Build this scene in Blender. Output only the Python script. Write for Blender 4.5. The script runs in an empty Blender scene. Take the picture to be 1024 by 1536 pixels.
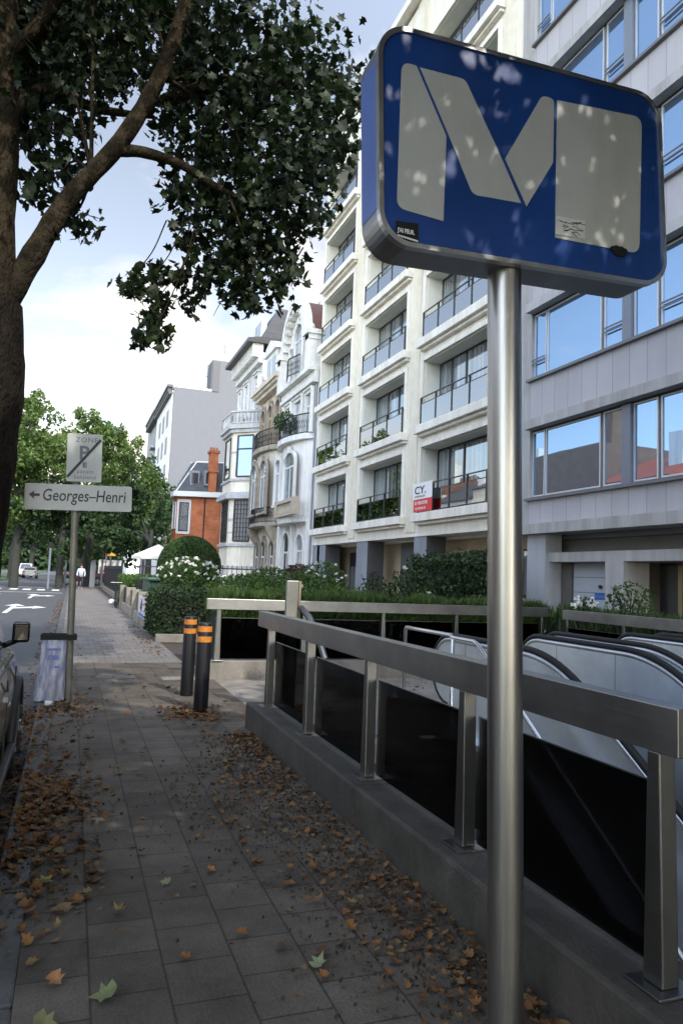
import bpy, math, random
from mathutils import Matrix, Vector, noise
R_ = random.Random(7)
sc = bpy.context.scene
COL = sc.collection
PI = math.pi

# ------------------------------------------------------------------ materials
MATS = {}
def nodes_of(name):
    m = bpy.data.materials.new(name); m.use_nodes = True
    nt = m.node_tree
    for n in list(nt.nodes): nt.nodes.remove(n)
    out = nt.nodes.new('ShaderNodeOutputMaterial')
    return m, nt, out
def N(nt, typ, **kw):
    n = nt.nodes.new(typ)
    for k, v in kw.items():
        if k in n.inputs: n.inputs[k].default_value = v
        else: setattr(n, k, v)
    return n
def L(nt, a, b): nt.links.new(a, b)
def c4(c): return (c[0], c[1], c[2], 1)
def pbr(name, col, rough=0.7, metal=0.0, var=0.12, scale=3.0, bump=0.0, bscale=40.0, stretch=(1,1,1), dirt=0.0, col2=None, coat=0.0, spec=0.5, streak=0.0):
    if name in MATS: return MATS[name]
    m, nt, out = nodes_of(name)
    b = N(nt, 'ShaderNodeBsdfPrincipled', Roughness=rough, Metallic=metal)
    b.inputs['Coat Weight'].default_value = coat
    b.inputs['Specular IOR Level'].default_value = spec
    tc = N(nt, 'ShaderNodeTexCoord'); mp = N(nt, 'ShaderNodeMapping'); mp.inputs['Scale'].default_value = stretch
    geo = N(nt, 'ShaderNodeNewGeometry')
    L(nt, geo.outputs['Position'], mp.inputs['Vector'])
    nz = N(nt, 'ShaderNodeTexNoise', Scale=scale, Detail=6.0, Roughness=0.65); L(nt, mp.outputs[0], nz.inputs['Vector'])
    rp = N(nt, 'ShaderNodeValToRGB'); rp.color_ramp.elements[0].position = 0.3; rp.color_ramp.elements[1].position = 0.7
    lo = [max(0, c * (1 - var)) for c in col]; hi = [min(1, c * (1 + var)) for c in (col2 or col)]
    rp.color_ramp.elements[0].color = c4(lo); rp.color_ramp.elements[1].color = c4(hi)
    L(nt, nz.outputs['Fac'], rp.inputs[0])
    last = rp.outputs[0]
    if dirt > 0 or streak > 0:
        mp2 = N(nt, 'ShaderNodeMapping'); mp2.inputs['Scale'].default_value = (1.6, 1.6, 0.13 if streak > 0 else 1.0)
        L(nt, geo.outputs['Position'], mp2.inputs['Vector'])
        n2 = N(nt, 'ShaderNodeTexNoise', Scale=1.6, Detail=8.0, Roughness=0.7); L(nt, mp2.outputs[0], n2.inputs['Vector'])
        r2 = N(nt, 'ShaderNodeValToRGB'); r2.color_ramp.elements[0].position = 0.36; r2.color_ramp.elements[1].position = 0.62
        k = 1 - max(dirt, streak); r2.color_ramp.elements[0].color = (k, k * .98, k * .94, 1); r2.color_ramp.elements[1].color = (1, 1, 1, 1)
        L(nt, n2.outputs['Fac'], r2.inputs[0])
        mx = N(nt, 'ShaderNodeMix', data_type='RGBA', blend_type='MULTIPLY'); mx.inputs[0].default_value = 1
        L(nt, last, mx.inputs[6]); L(nt, r2.outputs[0], mx.inputs[7]); last = mx.outputs[2]
    L(nt, last, b.inputs['Base Color'])
    # slight roughness variation
    mr = N(nt, 'ShaderNodeMapRange'); mr.inputs[3].default_value = max(0.02, rough - .08); mr.inputs[4].default_value = min(1, rough + .08)
    L(nt, nz.outputs['Fac'], mr.inputs[0]); L(nt, mr.outputs[0], b.inputs['Roughness'])
    if bump > 0:
        nb = N(nt, 'ShaderNodeTexNoise', Scale=bscale, Detail=5.0); L(nt, mp.outputs[0], nb.inputs['Vector'])
        bp = N(nt, 'ShaderNodeBump', Strength=bump, Distance=0.02); L(nt, nb.outputs['Fac'], bp.inputs['Height']); L(nt, bp.outputs[0], b.inputs['Normal'])
    L(nt, b.outputs[0], out.inputs[0])
    MATS[name] = m
    return m

def mirror_glass(name, dark=(0.02, 0.025, 0.03), refl=(0.75, 0.85, 1.0), k=0.6, var=0.5, wav=0.0, curt=None):
    if name in MATS: return MATS[name]
    m, nt, out = nodes_of(name)
    geo = N(nt, 'ShaderNodeNewGeometry')
    d = N(nt, 'ShaderNodeBsdfPrincipled', Roughness=0.6)
    g = N(nt, 'ShaderNodeBsdfGlossy', Roughness=0.015); g.inputs['Color'].default_value = c4(refl)
    if curt:
        mp = N(nt, 'ShaderNodeMapping'); mp.inputs['Scale'].default_value = (9, 9, 0.05); L(nt, geo.outputs['Position'], mp.inputs[0])
        nz = N(nt, 'ShaderNodeTexNoise', Scale=1.5, Detail=2.0); L(nt, mp.outputs[0], nz.inputs['Vector'])
        rp = N(nt, 'ShaderNodeValToRGB'); rp.color_ramp.elements[0].color = c4(dark); rp.color_ramp.elements[1].color = c4(curt)
        rp.color_ramp.elements[0].position = .4; rp.color_ramp.elements[1].position = .6
        L(nt, nz.outputs[0], rp.inputs[0]); L(nt, rp.outputs[0], d.inputs['Base Color'])
    else: d.inputs['Base Color'].default_value = c4(dark)
    if wav > 0:
        nz2 = N(nt, 'ShaderNodeTexNoise', Scale=0.8, Detail=1.0); L(nt, geo.outputs['Position'], nz2.inputs['Vector'])
        bp = N(nt, 'ShaderNodeBump', Strength=wav, Distance=0.05); L(nt, nz2.outputs[0], bp.inputs['Height']); L(nt, bp.outputs[0], g.inputs['Normal'])
    fr = N(nt, 'ShaderNodeLayerWeight', Blend=0.35)
    ma = N(nt, 'ShaderNodeMath', operation='MULTIPLY_ADD'); ma.inputs[1].default_value = 1 - k; ma.inputs[2].default_value = k
    ma.use_clamp = True
    L(nt, fr.outputs['Fresnel'], ma.inputs[0])
    mx = N(nt, 'ShaderNodeMixShader'); L(nt, ma.outputs[0], mx.inputs[0]); L(nt, d.outputs[0], mx.inputs[1]); L(nt, g.outputs[0], mx.inputs[2])
    L(nt, mx.outputs[0], out.inputs[0]); MATS[name] = m
    return m

def clear_glass(name, tint=(0.1, 0.1, 0.1), rough=0.03, k=0.06, refl=(1,1,1)):
    if name in MATS: return MATS[name]
    m, nt, out = nodes_of(name)
    t = N(nt, 'ShaderNodeBsdfTransparent'); t.inputs[0].default_value = c4(tint)
    g = N(nt, 'ShaderNodeBsdfGlossy', Roughness=rough); g.inputs[0].default_value = c4(refl)
    fr = N(nt, 'ShaderNodeFresnel', IOR=1.5)
    ma = N(nt, 'ShaderNodeMath', operation='ADD'); ma.inputs[1].default_value = k; ma.use_clamp = True; L(nt, fr.outputs[0], ma.inputs[0])
    mx = N(nt, 'ShaderNodeMixShader'); L(nt, ma.outputs[0], mx.inputs[0]); L(nt, t.outputs[0], mx.inputs[1]); L(nt, g.outputs[0], mx.inputs[2])
    L(nt, mx.outputs[0], out.inputs[0]); MATS[name] = m
    return m

def leaf_mat(name, c1, c2, trans=0.35, c3=None, rough=0.55):
    if name in MATS: return MATS[name]
    m, nt, out = nodes_of(name)
    geo = N(nt, 'ShaderNodeNewGeometry')
    rp = N(nt, 'ShaderNodeValToRGB'); rp.color_ramp.elements[0].color = c4(c1); rp.color_ramp.elements[1].color = c4(c2)
    if c3:
        e = rp.color_ramp.elements.new(0.5); e.color = c4(c3)
    L(nt, geo.outputs['Random Per Island'], rp.inputs[0])
    b = N(nt, 'ShaderNodeBsdfPrincipled', Roughness=rough); L(nt, rp.outputs[0], b.inputs['Base Color'])
    b.inputs['Specular IOR Level'].default_value = 0.3
    if trans > 0:
        t = N(nt, 'ShaderNodeBsdfTranslucent'); L(nt, rp.outputs[0], t.inputs[0])
        mx = N(nt, 'ShaderNodeMixShader'); mx.inputs[0].default_value = trans
        L(nt, b.outputs[0], mx.inputs[1]); L(nt, t.outputs[0], mx.inputs[2]); L(nt, mx.outputs[0], out.inputs[0])
    else: L(nt, b.outputs[0], out.inputs[0])
    MATS[name] = m
    return m

def brick_mat(name, c1, c2, mortar, w, h, mort=0.01, axes='YZ', offset=0.5, rough=0.85, bump=0.4, dirt=0.0, msm=0.1, shift=0.0):
    """bricks laid in world space: axes picks which world axes are (along, across)."""
    if name in MATS: return MATS[name]
    m, nt, out = nodes_of(name)
    geo = N(nt, 'ShaderNodeNewGeometry'); sp = N(nt, 'ShaderNodeSeparateXYZ'); cb = N(nt, 'ShaderNodeCombineXYZ')
    L(nt, geo.outputs['Position'], sp.inputs[0]); L(nt, sp.outputs[axes[0]], cb.inputs[0])
    ad = N(nt, 'ShaderNodeMath', operation='ADD'); ad.inputs[1].default_value = shift
    L(nt, sp.outputs[axes[1]], ad.inputs[0]); L(nt, ad.outputs[0], cb.inputs[1])
    wob = N(nt, 'ShaderNodeTexNoise', Scale=2.0, Detail=2.0); L(nt, geo.outputs['Position'], wob.inputs['Vector'])
    wm = N(nt, 'ShaderNodeVectorMath', operation='MULTIPLY_ADD'); wm.inputs[1].default_value = (.02 * w, .02 * w, 0)
    L(nt, wob.outputs['Color'], wm.inputs[0]); L(nt, cb.outputs[0], wm.inputs[2])
    bt = N(nt, 'ShaderNodeTexBrick'); bt.offset = offset
    bt.inputs['Scale'].default_value = 1; bt.inputs['Brick Width'].default_value = w; bt.inputs['Row Height'].default_value = h
    bt.inputs['Mortar Size'].default_value = mort; bt.inputs['Mortar Smooth'].default_value = msm
    bt.inputs['Color1'].default_value = c4(c1); bt.inputs['Color2'].default_value = c4(c2); bt.inputs['Mortar'].default_value = c4(mortar)
    L(nt, wm.outputs[0], bt.inputs['Vector'])
    nz = N(nt, 'ShaderNodeTexNoise', Scale=1.3, Detail=9.0, Roughness=0.72); L(nt, geo.outputs['Position'], nz.inputs['Vector'])
    r2 = N(nt, 'ShaderNodeValToRGB'); r2.color_ramp.elements[0].position = .33; r2.color_ramp.elements[1].position = .68
    k = 1 - dirt - .12; r2.color_ramp.elements[0].color = (k, k * .96, k * .9, 1); r2.color_ramp.elements[1].color = (1.12, 1.12, 1.12, 1)
    L(nt, nz.outputs[0], r2.inputs[0])
    mx = N(nt, 'ShaderNodeMix', data_type='RGBA', blend_type='MULTIPLY'); mx.inputs[0].default_value = 1
    L(nt, bt.outputs['Color'], mx.inputs[6]); L(nt, r2.outputs[0], mx.inputs[7])
    n3 = N(nt, 'ShaderNodeTexNoise', Scale=70.0, Detail=4.0); L(nt, geo.outputs['Position'], n3.inputs['Vector'])
    mx3 = N(nt, 'ShaderNodeMix', data_type='RGBA', blend_type='OVERLAY'); mx3.inputs[0].default_value = 0.35
    L(nt, mx.outputs[2], mx3.inputs[6]); L(nt, n3.outputs[0], mx3.inputs[7])
    b = N(nt, 'ShaderNodeBsdfPrincipled', Roughness=rough); L(nt, mx3.outputs[2], b.inputs['Base Color'])
    b.inputs['Specular IOR Level'].default_value = 0.18
    sub = N(nt, 'ShaderNodeMath', operation='MULTIPLY_ADD'); sub.inputs[1].default_value = -1.0
    L(nt, bt.outputs['Fac'], sub.inputs[0]); L(nt, n3.outputs[0], sub.inputs[2])
    bp = N(nt, 'ShaderNodeBump', Strength=bump, Distance=0.01); L(nt, sub.outputs[0], bp.inputs['Height']); L(nt, bp.outputs[0], b.inputs['Normal'])
    L(nt, b.outputs[0], out.inputs[0]); MATS[name] = m
    return m

def steel(name, col=(0.5, 0.5, 0.5), rough=0.3, brush=(1, 1, 60), var=0.18):
    if name in MATS: return MATS[name]
    m, nt, out = nodes_of(name)
    geo = N(nt, 'ShaderNodeNewGeometry'); mp = N(nt, 'ShaderNodeMapping'); mp.inputs['Scale'].default_value = brush
    L(nt, geo.outputs['Position'], mp.inputs[0])
    nz = N(nt, 'ShaderNodeTexNoise', Scale=9.0, Detail=6.0, Roughness=0.7); L(nt, mp.outputs[0], nz.inputs['Vector'])
    n2 = N(nt, 'ShaderNodeTexNoise', Scale=2.2, Detail=5.0, Roughness=.65); L(nt, geo.outputs['Position'], n2.inputs['Vector'])
    rp = N(nt, 'ShaderNodeValToRGB'); rp.color_ramp.elements[0].position = .35; rp.color_ramp.elements[1].position = .65
    rp.color_ramp.elements[0].color = c4([c * (1 - var) for c in col]); rp.color_ramp.elements[1].color = c4([min(1, c * (1 + var)) for c in col])
    L(nt, n2.outputs[0], rp.inputs[0])
    b = N(nt, 'ShaderNodeBsdfPrincipled', Metallic=1.0); L(nt, rp.outputs[0], b.inputs['Base Color'])
    mr = N(nt, 'ShaderNodeMapRange'); mr.inputs[3].default_value = rough - .1; mr.inputs[4].default_value = rough + .14
    L(nt, nz.outputs[0], mr.inputs[0]); L(nt, mr.outputs[0], b.inputs['Roughness'])
    bp = N(nt, 'ShaderNodeBump', Strength=0.12, Distance=0.002); L(nt, nz.outputs[0], bp.inputs['Height']); L(nt, bp.outputs[0], b.inputs['Normal'])
    L(nt, b.outputs[0], out.inputs[0]); MATS[name] = m
    return m

# ------------------------------------------------------------------ mesh builder
class MB:
    def __init__(s): s.v = []; s.f = []; s.sm = []
    def add(s, vs, fs, smooth=False):
        o = len(s.v); s.v += [tuple(v) for v in vs]; s.f += [tuple(i + o for i in f) for f in fs]; s.sm += [smooth] * len(fs); return s
    def box(s, x0, x1, y0, y1, z0, z1):
        vs = [(x0,y0,z0),(x1,y0,z0),(x1,y1,z0),(x0,y1,z0),(x0,y0,z1),(x1,y0,z1),(x1,y1,z1),(x0,y1,z1)]
        return s.add(vs, [(0,3,2,1),(4,5,6,7),(0,1,5,4),(1,2,6,5),(2,3,7,6),(3,0,4,7)])
    def bar(s, a, b, w, h, up=(0,0,1)):
        a = Vector(a); b = Vector(b); d = (b - a).normalized(); u = Vector(up)
        r = d.cross(u)
        if r.length < 1e-5: r = d.cross(Vector((0,1,0)))
        r.normalize(); u = r.cross(d).normalized()
        vs = []
        for p in (a, b):
            for i, j in ((-1,-1),(1,-1),(1,1),(-1,1)): vs.append(p + r * (i * w / 2) + u * (j * h / 2))
        return s.add(vs, [(0,1,2,3),(7,6,5,4),(0,4,5,1),(1,5,6,2),(2,6,7,3),(3,7,4,0)])
    def tube(s, pts, rad, n=10, caps=True, closed=False):
        pts = [Vector(p) for p in pts]
        if not hasattr(rad, '__len__'): rad = [rad] * len(pts)
        rings = []; ref = None
        for i, p in enumerate(pts):
            if i == 0: d = pts[1] - pts[0]
            elif i == len(pts) - 1: d = pts[-1] - pts[-2]
            else: d = (pts[i+1] - pts[i-1])
            d.normalize()
            if ref is None:
                ref = Vector((0,0,1)) if abs(d.z) < .9 else Vector((1,0,0))
            x = d.cross(ref).normalized(); ref = x.cross(d).normalized()
            rings.append([p + (x * math.cos(2*PI*k/n) + ref * math.sin(2*PI*k/n)) * rad[i] for k in range(n)])
        vs = [v for r in rings for v in r]; fs = []
        for i in range(len(pts) - 1):
            for k in range(n):
                a = i*n + k; b = i*n + (k+1) % n; fs.append((a, b, b + n, a + n))
        s.add(vs, fs, True)
        if caps:
            s.add(rings[0], [tuple(range(n))[::-1]]); s.add(rings[-1], [tuple(range(n))])
        return s
    def cyl(s, x, y, z0, z1, r, n=20, r2=None):
        return s.tube([(x,y,z0),(x,y,z1)], [r, r if r2 is None else r2], n)
    def prism(s, pts, axis, a, b):
        """pts 2-D polygon; axis 0: (y,z) extruded in x; 1: (x,z) in y; 2: (x,y) in z"""
        def mk(p, t): return (t, p[0], p[1]) if axis == 0 else ((p[0], t, p[1]) if axis == 1 else (p[0], p[1], t))
        n = len(pts); vs = [mk(p, a) for p in pts] + [mk(p, b) for p in pts]
        fs = [tuple(range(n))[::-1], tuple(range(n, 2*n))] + [(i, (i+1) % n, (i+1) % n + n, i + n) for i in range(n)]
        return s.add(vs, fs)
    def strip(s, A, B, smooth=False):
        n = len(A); vs = list(A) + list(B); return s.add(vs, [(i, i+1, i+1+n, i+n) for i in range(n-1)], smooth)
    def sphere(s, c, r, nu=12, nv=8, sc_=(1,1,1)):
        vs = []; fs = []
        for j in range(nv + 1):
            t = PI * j / nv
            for i in range(nu):
                a = 2*PI*i/nu; vs.append((c[0]+r*sc_[0]*math.sin(t)*math.cos(a), c[1]+r*sc_[1]*math.sin(t)*math.sin(a), c[2]+r*sc_[2]*math.cos(t)))
        for j in range(nv):
            for i in range(nu):
                a = j*nu+i; b = j*nu+(i+1)%nu; fs.append((a, a+nu, b+nu, b))
        return s.add(vs, fs, True)
    def build(s, name, mat, parent=None, bevel=0.0, seg=2, fixn=True):
        me = bpy.data.meshes.new(name); me.from_pydata(s.v, [], s.f); me.update()
        me.polygons.foreach_set('use_smooth', s.sm)
        if mat: me.materials.append(mat)
        if fixn:
            import bmesh
            bm = bmesh.new(); bm.from_mesh(me)
            bmesh.ops.recalc_face_normals(bm, faces=bm.faces); bm.to_mesh(me); bm.free()
        o = bpy.data.objects.new(name, me); COL.objects.link(o)
        if parent is not None:
            o.parent = parent
            o.matrix_parent_inverse = Matrix.Translation(-parent.location) if parent.type == 'EMPTY' and parent.rotation_euler.z == 0 else Matrix.Identity(4)
        if bevel > 0:
            md = o.modifiers.new('bevel', 'BEVEL'); md.width = bevel; md.segments = seg; md.limit_method = 'ANGLE'; md.angle_limit = math.radians(40)
        return o
def tag(o, label=None, cat=None, group=None, kind=None):
    if label: o['label'] = label
    if cat: o['category'] = cat
    if group: o['group'] = group
    if kind: o['kind'] = kind
    return o
def thing(name, label, cat, loc=(0,0,0), group=None):
    e = bpy.data.objects.new(name, None); COL.objects.link(e); e.location = loc; e.empty_display_size = .2
    return tag(e, label, cat, group)
def copy_tree(root, delta, label=None):
    """copy a thing and its parts, moved by delta"""
    def rec(o, par):
        c = o.copy(); COL.objects.link(c)
        if par is not None: c.parent = par; c.matrix_parent_inverse = o.matrix_parent_inverse.copy()
        for ch in o.children: rec(ch, c)
        return c
    r = rec(root, None); r.location = Vector(root.location) + Vector(delta)
    if label: r['label'] = label
    return r
def struct(o): o['kind'] = 'structure'; return o
def text_mesh(name, body, size, mat, loc, rot, parent=None, shear=0.0, space=1.0, extrude=0.001, align='LEFT', offset=0.0, sx=1.0):
    cu = bpy.data.curves.new(name, 'FONT'); cu.body = body; cu.size = size; cu.shear = shear; cu.space_character = space
    cu.extrude = extrude; cu.align_x = align; cu.offset = offset; cu.resolution_u = 3
    t = bpy.data.objects.new(name, cu); COL.objects.link(t)
    bpy.context.view_layer.update()
    me = bpy.data.meshes.new_from_object(t.evaluated_get(bpy.context.evaluated_depsgraph_get()))
    bpy.data.objects.remove(t); me.name = name
    M = Matrix.Translation(loc) @ rot @ Matrix.Diagonal((sx, 1, 1, 1))
    me.transform(M); me.materials.clear(); me.materials.append(mat)
    o = bpy.data.objects.new(name, me); COL.objects.link(o)
    if parent is not None:
        o.parent = parent
        if parent.type == 'EMPTY': o.matrix_parent_inverse = Matrix.Translation(-parent.location)
    return o
# orientation: a text plane facing -Y (towards the walker), and one facing -X (towards the street)
FACE_Y = Matrix.Rotation(PI/2, 4, 'X')
FACE_X = Matrix.Rotation(-PI/2, 4, 'Z') @ Matrix.Rotation(PI/2, 4, 'X')
# ------------------------------------------------------------------ camera (upright pose solved from the street's vanishing point)
CAMR = Matrix(((0.9381564633863607, -0.06782231077847332, -0.3395034379311408),
               (-0.34391511492334337, -0.06980455302899544, -0.9364025406328657),
               (0.03981009838796363, 0.9952524596990907, -0.0888127104036934)))
CAMR = Matrix(((0.9381564633863607, 0,0),(0,0,0),(0,0,0))) if False else CAMR
cd = bpy.data.cameras.new('camera'); cam = bpy.data.objects.new('camera', cd); COL.objects.link(cam)
cd.sensor_fit = 'VERTICAL'; cd.sensor_height = 36; cd.sensor_width = 24; cd.lens = 1100 / 1536 * 36; cd.clip_end = 2000; cd.clip_start = .05
cam.matrix_world = Matrix.Translation((0, 0, 1.58)) @ CAMR.to_4x4()
sc.camera = cam

# ------------------------------------------------------------------ light
SUN = Vector((0.30, -1.0, 0.95)).normalized()      # direction towards the sun: behind the camera, a little over the house row
w = bpy.data.worlds.new('World'); sc.world = w; w.use_nodes = True
nt = w.node_tree
for n in list(nt.nodes): nt.nodes.remove(n)
out = nt.nodes.new('ShaderNodeOutputWorld'); bg = nt.nodes.new('ShaderNodeBackground'); bg.inputs[1].default_value = 0.47
sky = nt.nodes.new('ShaderNodeTexSky'); sky.sky_type = 'NISHITA'; sky.sun_disc = False
sky.sun_elevation = math.asin(SUN.z); sky.sun_rotation = math.atan2(SUN.x, SUN.y); sky.air_density = 1.0; sky.dust_density = 0.6; sky.ozone_density = 1.6
tc = nt.nodes.new('ShaderNodeTexCoord'); sp = nt.nodes.new('ShaderNodeSeparateXYZ'); L(nt, tc.outputs['Generated'], sp.inputs[0])
za = N(nt, 'ShaderNodeMath', operation='ADD'); za.inputs[1].default_value = 0.22; L(nt, sp.outputs[2], za.inputs[0])
dv = N(nt, 'ShaderNodeVectorMath', operation='DIVIDE'); cz = nt.nodes.new('ShaderNodeCombineXYZ')
for i in range(3): L(nt, za.outputs[0], cz.inputs[i])
L(nt, tc.outputs['Generated'], dv.inputs[0]); L(nt, cz.outputs[0], dv.inputs[1])
cn = N(nt, 'ShaderNodeTexNoise', Scale=1.7, Detail=9.0, Roughness=0.58); cn.inputs['Distortion'].default_value = .25
L(nt, dv.outputs[0], cn.inputs['Vector'])
# more cloud up the street (+Y) and close to the horizon, clear blue overhead and over the far side of the street (-X)
a1 = N(nt, 'ShaderNodeMath', operation='MULTIPLY_ADD'); a1.inputs[1].default_value = 0.185; L(nt, sp.outputs[1], a1.inputs[0]); L(nt, cn.outputs[0], a1.inputs[2])
a2 = N(nt, 'ShaderNodeMath', operation='MULTIPLY_ADD'); a2.inputs[1].default_value = -0.60; L(nt, sp.outputs[2], a2.inputs[0]); L(nt, a1.outputs[0], a2.inputs[2])
a3 = N(nt, 'ShaderNodeMath', operation='MULTIPLY_ADD'); a3.inputs[1].default_value = 0.20; L(nt, sp.outputs[0], a3.inputs[0]); L(nt, a2.outputs[0], a3.inputs[2])
cr = nt.nodes.new('ShaderNodeValToRGB'); cr.color_ramp.elements[0].position = 0.43; cr.color_ramp.elements[1].position = 0.60
L(nt, a3.outputs[0], cr.inputs[0])
mx = N(nt, 'ShaderNodeMix', data_type='RGBA'); L(nt, cr.outputs[0], mx.inputs[0]); hs = N(nt, 'ShaderNodeHueSaturation', Saturation=0.68, Value=1.95); L(nt, sky.outputs[0], hs.inputs['Color']); tn = N(nt, 'ShaderNodeVectorMath', operation='MULTIPLY'); tn.inputs[1].default_value = (1.075, 1.01, .925); L(nt, hs.outputs[0], tn.inputs[0]); L(nt, tn.outputs[0], mx.inputs[6]); mx.inputs[7].default_value = (9.7, 9.15, 8.5, 1)
gy = N(nt, 'ShaderNodeMapRange'); gy.inputs[1].default_value = .1; gy.inputs[2].default_value = .85; gy.inputs[3].default_value = 1.0; gy.inputs[4].default_value = .30
L(nt, sp.outputs[1], gy.inputs[0]); gv = N(nt, 'ShaderNodeVectorMath', operation='SCALE'); L(nt, mx.outputs[2], gv.inputs[0]); L(nt, gy.outputs[0], gv.inputs['Scale'])
L(nt, gv.outputs[0], bg.inputs[0]); L(nt, bg.outputs[0], out.inputs[0])
sl = bpy.data.lights.new('sun', 'SUN'); sl.energy = 4.2; sl.angle = math.radians(.53); sl.color = (1, .95, .87)
so = bpy.data.objects.new('sun', sl); COL.objects.link(so); so.rotation_euler = SUN.to_track_quat('Z', 'Y').to_euler()
sc.view_settings.view_transform = 'Standard'; sc.view_settings.look = 'None'; sc.view_settings.exposure = 0
sc.render.engine = 'CYCLES'
sc.cycles.max_bounces = 8; sc.cycles.transparent_max_bounces = 16; sc.cycles.sample_clamp_indirect = 6

# ------------------------------------------------------------------ materials in use
M_ST = steel('brushed_steel', (.27, .27, .265), .36, (1, .05, 14))
M_STV = steel('brushed_steel_post', (.20, .20, .195), .35, (14, 14, .3))
M_STP = steel('brushed_steel_pole', (.40, .385, .36), .33, (16, 16, .12), .05)
M_STD = steel('dark_steel', (.20, .20, .20), .4, (3, 3, 3))
M_STB = steel('escalator_steel', (.55, .57, .62), .33, (3, 3, 3), .1)
M_DGLASS = clear_glass('smoked_glass', (.7, .7, .7), .04, -.02, (.42, .42, .42))
M_DGLASS2 = clear_glass('dark_glass', (.2, .2, .2), .03, -.03, (.4, .4, .4))
M_CONC = pbr('grey_stone_coping', (.060, .054, .044), .75, var=.3, scale=5, bump=.35, bscale=60, dirt=.45)
M_CONCL = pbr('landing_concrete', (.24, .22, .19), .85, var=.2, scale=4, bump=.3, bscale=50, dirt=.35)
M_BLACK = pbr('black_rubber', (.010, .010, .010), .55, spec=.3, var=.3)
M_BLKP = pbr('black_paint', (.006, .006, .006), .5, spec=.25, var=.3, bump=.05)
M_ORANGE = pbr('orange_band', (.60, .21, .03), .5, var=.2, scale=14, dirt=.35)
M_SOIL = pbr('soil', (.05, .038, .028), .95, var=.4, scale=7, bump=.8, bscale=25)
M_WALK = brick_mat('slab_paving', (.142, .122, .098), (.102, .086, .070), (.062, .050, .039), .297, .283, .005, 'YX', .42, .75, .5, .42, shift=.11)
M_WALK2 = brick_mat('small_paving', (.205, .19, .18), (.165, .152, .145), (.09, .08, .072), .22, .11, .006, 'XY', .5, .85, .3, .2)
M_KERB = pbr('kerb_stone', (.10, .098, .092), .7, var=.25, scale=6, bump=.4, bscale=50, dirt=.4)
M_ASPH = pbr('asphalt', (.062, .064, .07), .8, var=.18, scale=2, bump=.5, bscale=130, dirt=.18)
M_MARK = pbr('road_paint', (.7, .7, .68), .6, var=.1, scale=8, dirt=.2)
M_GRASS = pbr('lawn', (.035, .07, .018), .95, var=.3, scale=4)

# ------------------------------------------------------------------ ground, road, paving
PX0, PX1, PY0, PY1 = 2.16, 7.5, -5.0, 7.0         # the stairwell opening
def sheet(name, rects, z, mat, kind='structure'):
    mb = MB()
    for x0, x1, y0, y1 in rects: mb.add([(x0,y0,z),(x1,y0,z),(x1,y1,z),(x0,y1,z)], [(0,1,2,3)])
    o = mb.build(name, mat, fixn=False)
    if kind: o['kind'] = kind
    return o
sheet('ground', [(-.2, PX0, -60, 900), (PX1, 900, -60, 900), (PX0, PX1, PY1, 900), (PX0, PX1, -60, PY0), (-900, -.2, -60, -59.9)], -.02, M_SOIL)
sheet('ground', [(-900, -.2, -400, 900), (-.2, 900, -400, -60)], -.16, M_GRASS)
sheet('road', [(-6.6, -.2, -60, 900), (-18, -10.5, -60, 900)], -.12, M_ASPH)
sheet('road', [(3, 60, 66, 74), (-30, -6.6, 58, 66), (-6.6, -.2, 66, 66.01)], -.014, M_ASPH)
o = MB(); 
y = -10.0
while y < 140:
    o.box(-.25 , -.092, y, y + .985, -.2, .004); y += 1.0
struct(o.build('kerb', M_KERB, bevel=.012))
struct(MB().box(-.092, PX0 - .3 + .22, -10, 13.05, -.1, 0).build('pavement', M_WALK))
sheet('pavement', [(-.092, 1.93, 13.05, 150)], 0.0, M_WALK2)
sheet('landing_floor', [(2.08, 9.5, 7.0, 10.98), (1.35, 9.5, 11.3 - .32, 11.32)], .002, M_CONCL)
sheet('pavement', [(2.08, 2.16, -10, 7.0)], .0005, M_CONCL)
sheet('driveway', [(9.2, 11.2, -20, 34)], -.006, M_CONCL)
sheet('driveway', [(4.2, 11.0, 30, 56)], -.008, M_WALK2)
# red shared path + dirt strip at kerb
# road markings
mk = MB()
def mrect(x0, x1, y0, y1): mk.add([(x0,y0,-.114),(x1,y0,-.114),(x1,y1,-.114),(x0,y1,-.114)], [(0,1,2,3)])
for x0, x1 in ((-6.1,-5.6),(-5.1,-4.5),(-3.92,-3.42),(-3.1,-2.57),(-2.16,-1.66),(-1.2,-.72)): mrect(x0, x1, 54.5, 57.2)
mrect(-6.4, -.45, 49.9, 50.25)
mrect(-6.4, -.45, 61.5, 61.9)
def arrow(cx, y0, s, turn=1):
    # straight shaft plus a head bending towards the kerb
    pts = [(-.08,0),(.08,0),(.08,3.0),(.75,3.6),(.75,3.1),(1.25,4.2),(.75,5.2),(.75,4.6),(.08,4.0),(.08,5.0),(.4,5.0),(0,6.6),(-.4,5.0),(-.08,5.0)]
    mk.add([(cx + x*s, y0 + yy*s, -.114) for x, yy in pts], [tuple(range(len(pts)))])
arrow(-2.1, 28.2, 1.0); arrow(-1.95, 41, .95); arrow(-4.9, 29, 1.0); arrow(-4.9, 42, 1.0)
for yy in range(12, 28, 5): mrect(-3.5, -3.4, yy, yy + 2.2)
struct(mk.build('road_markings', M_MARK, fixn=False))
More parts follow.
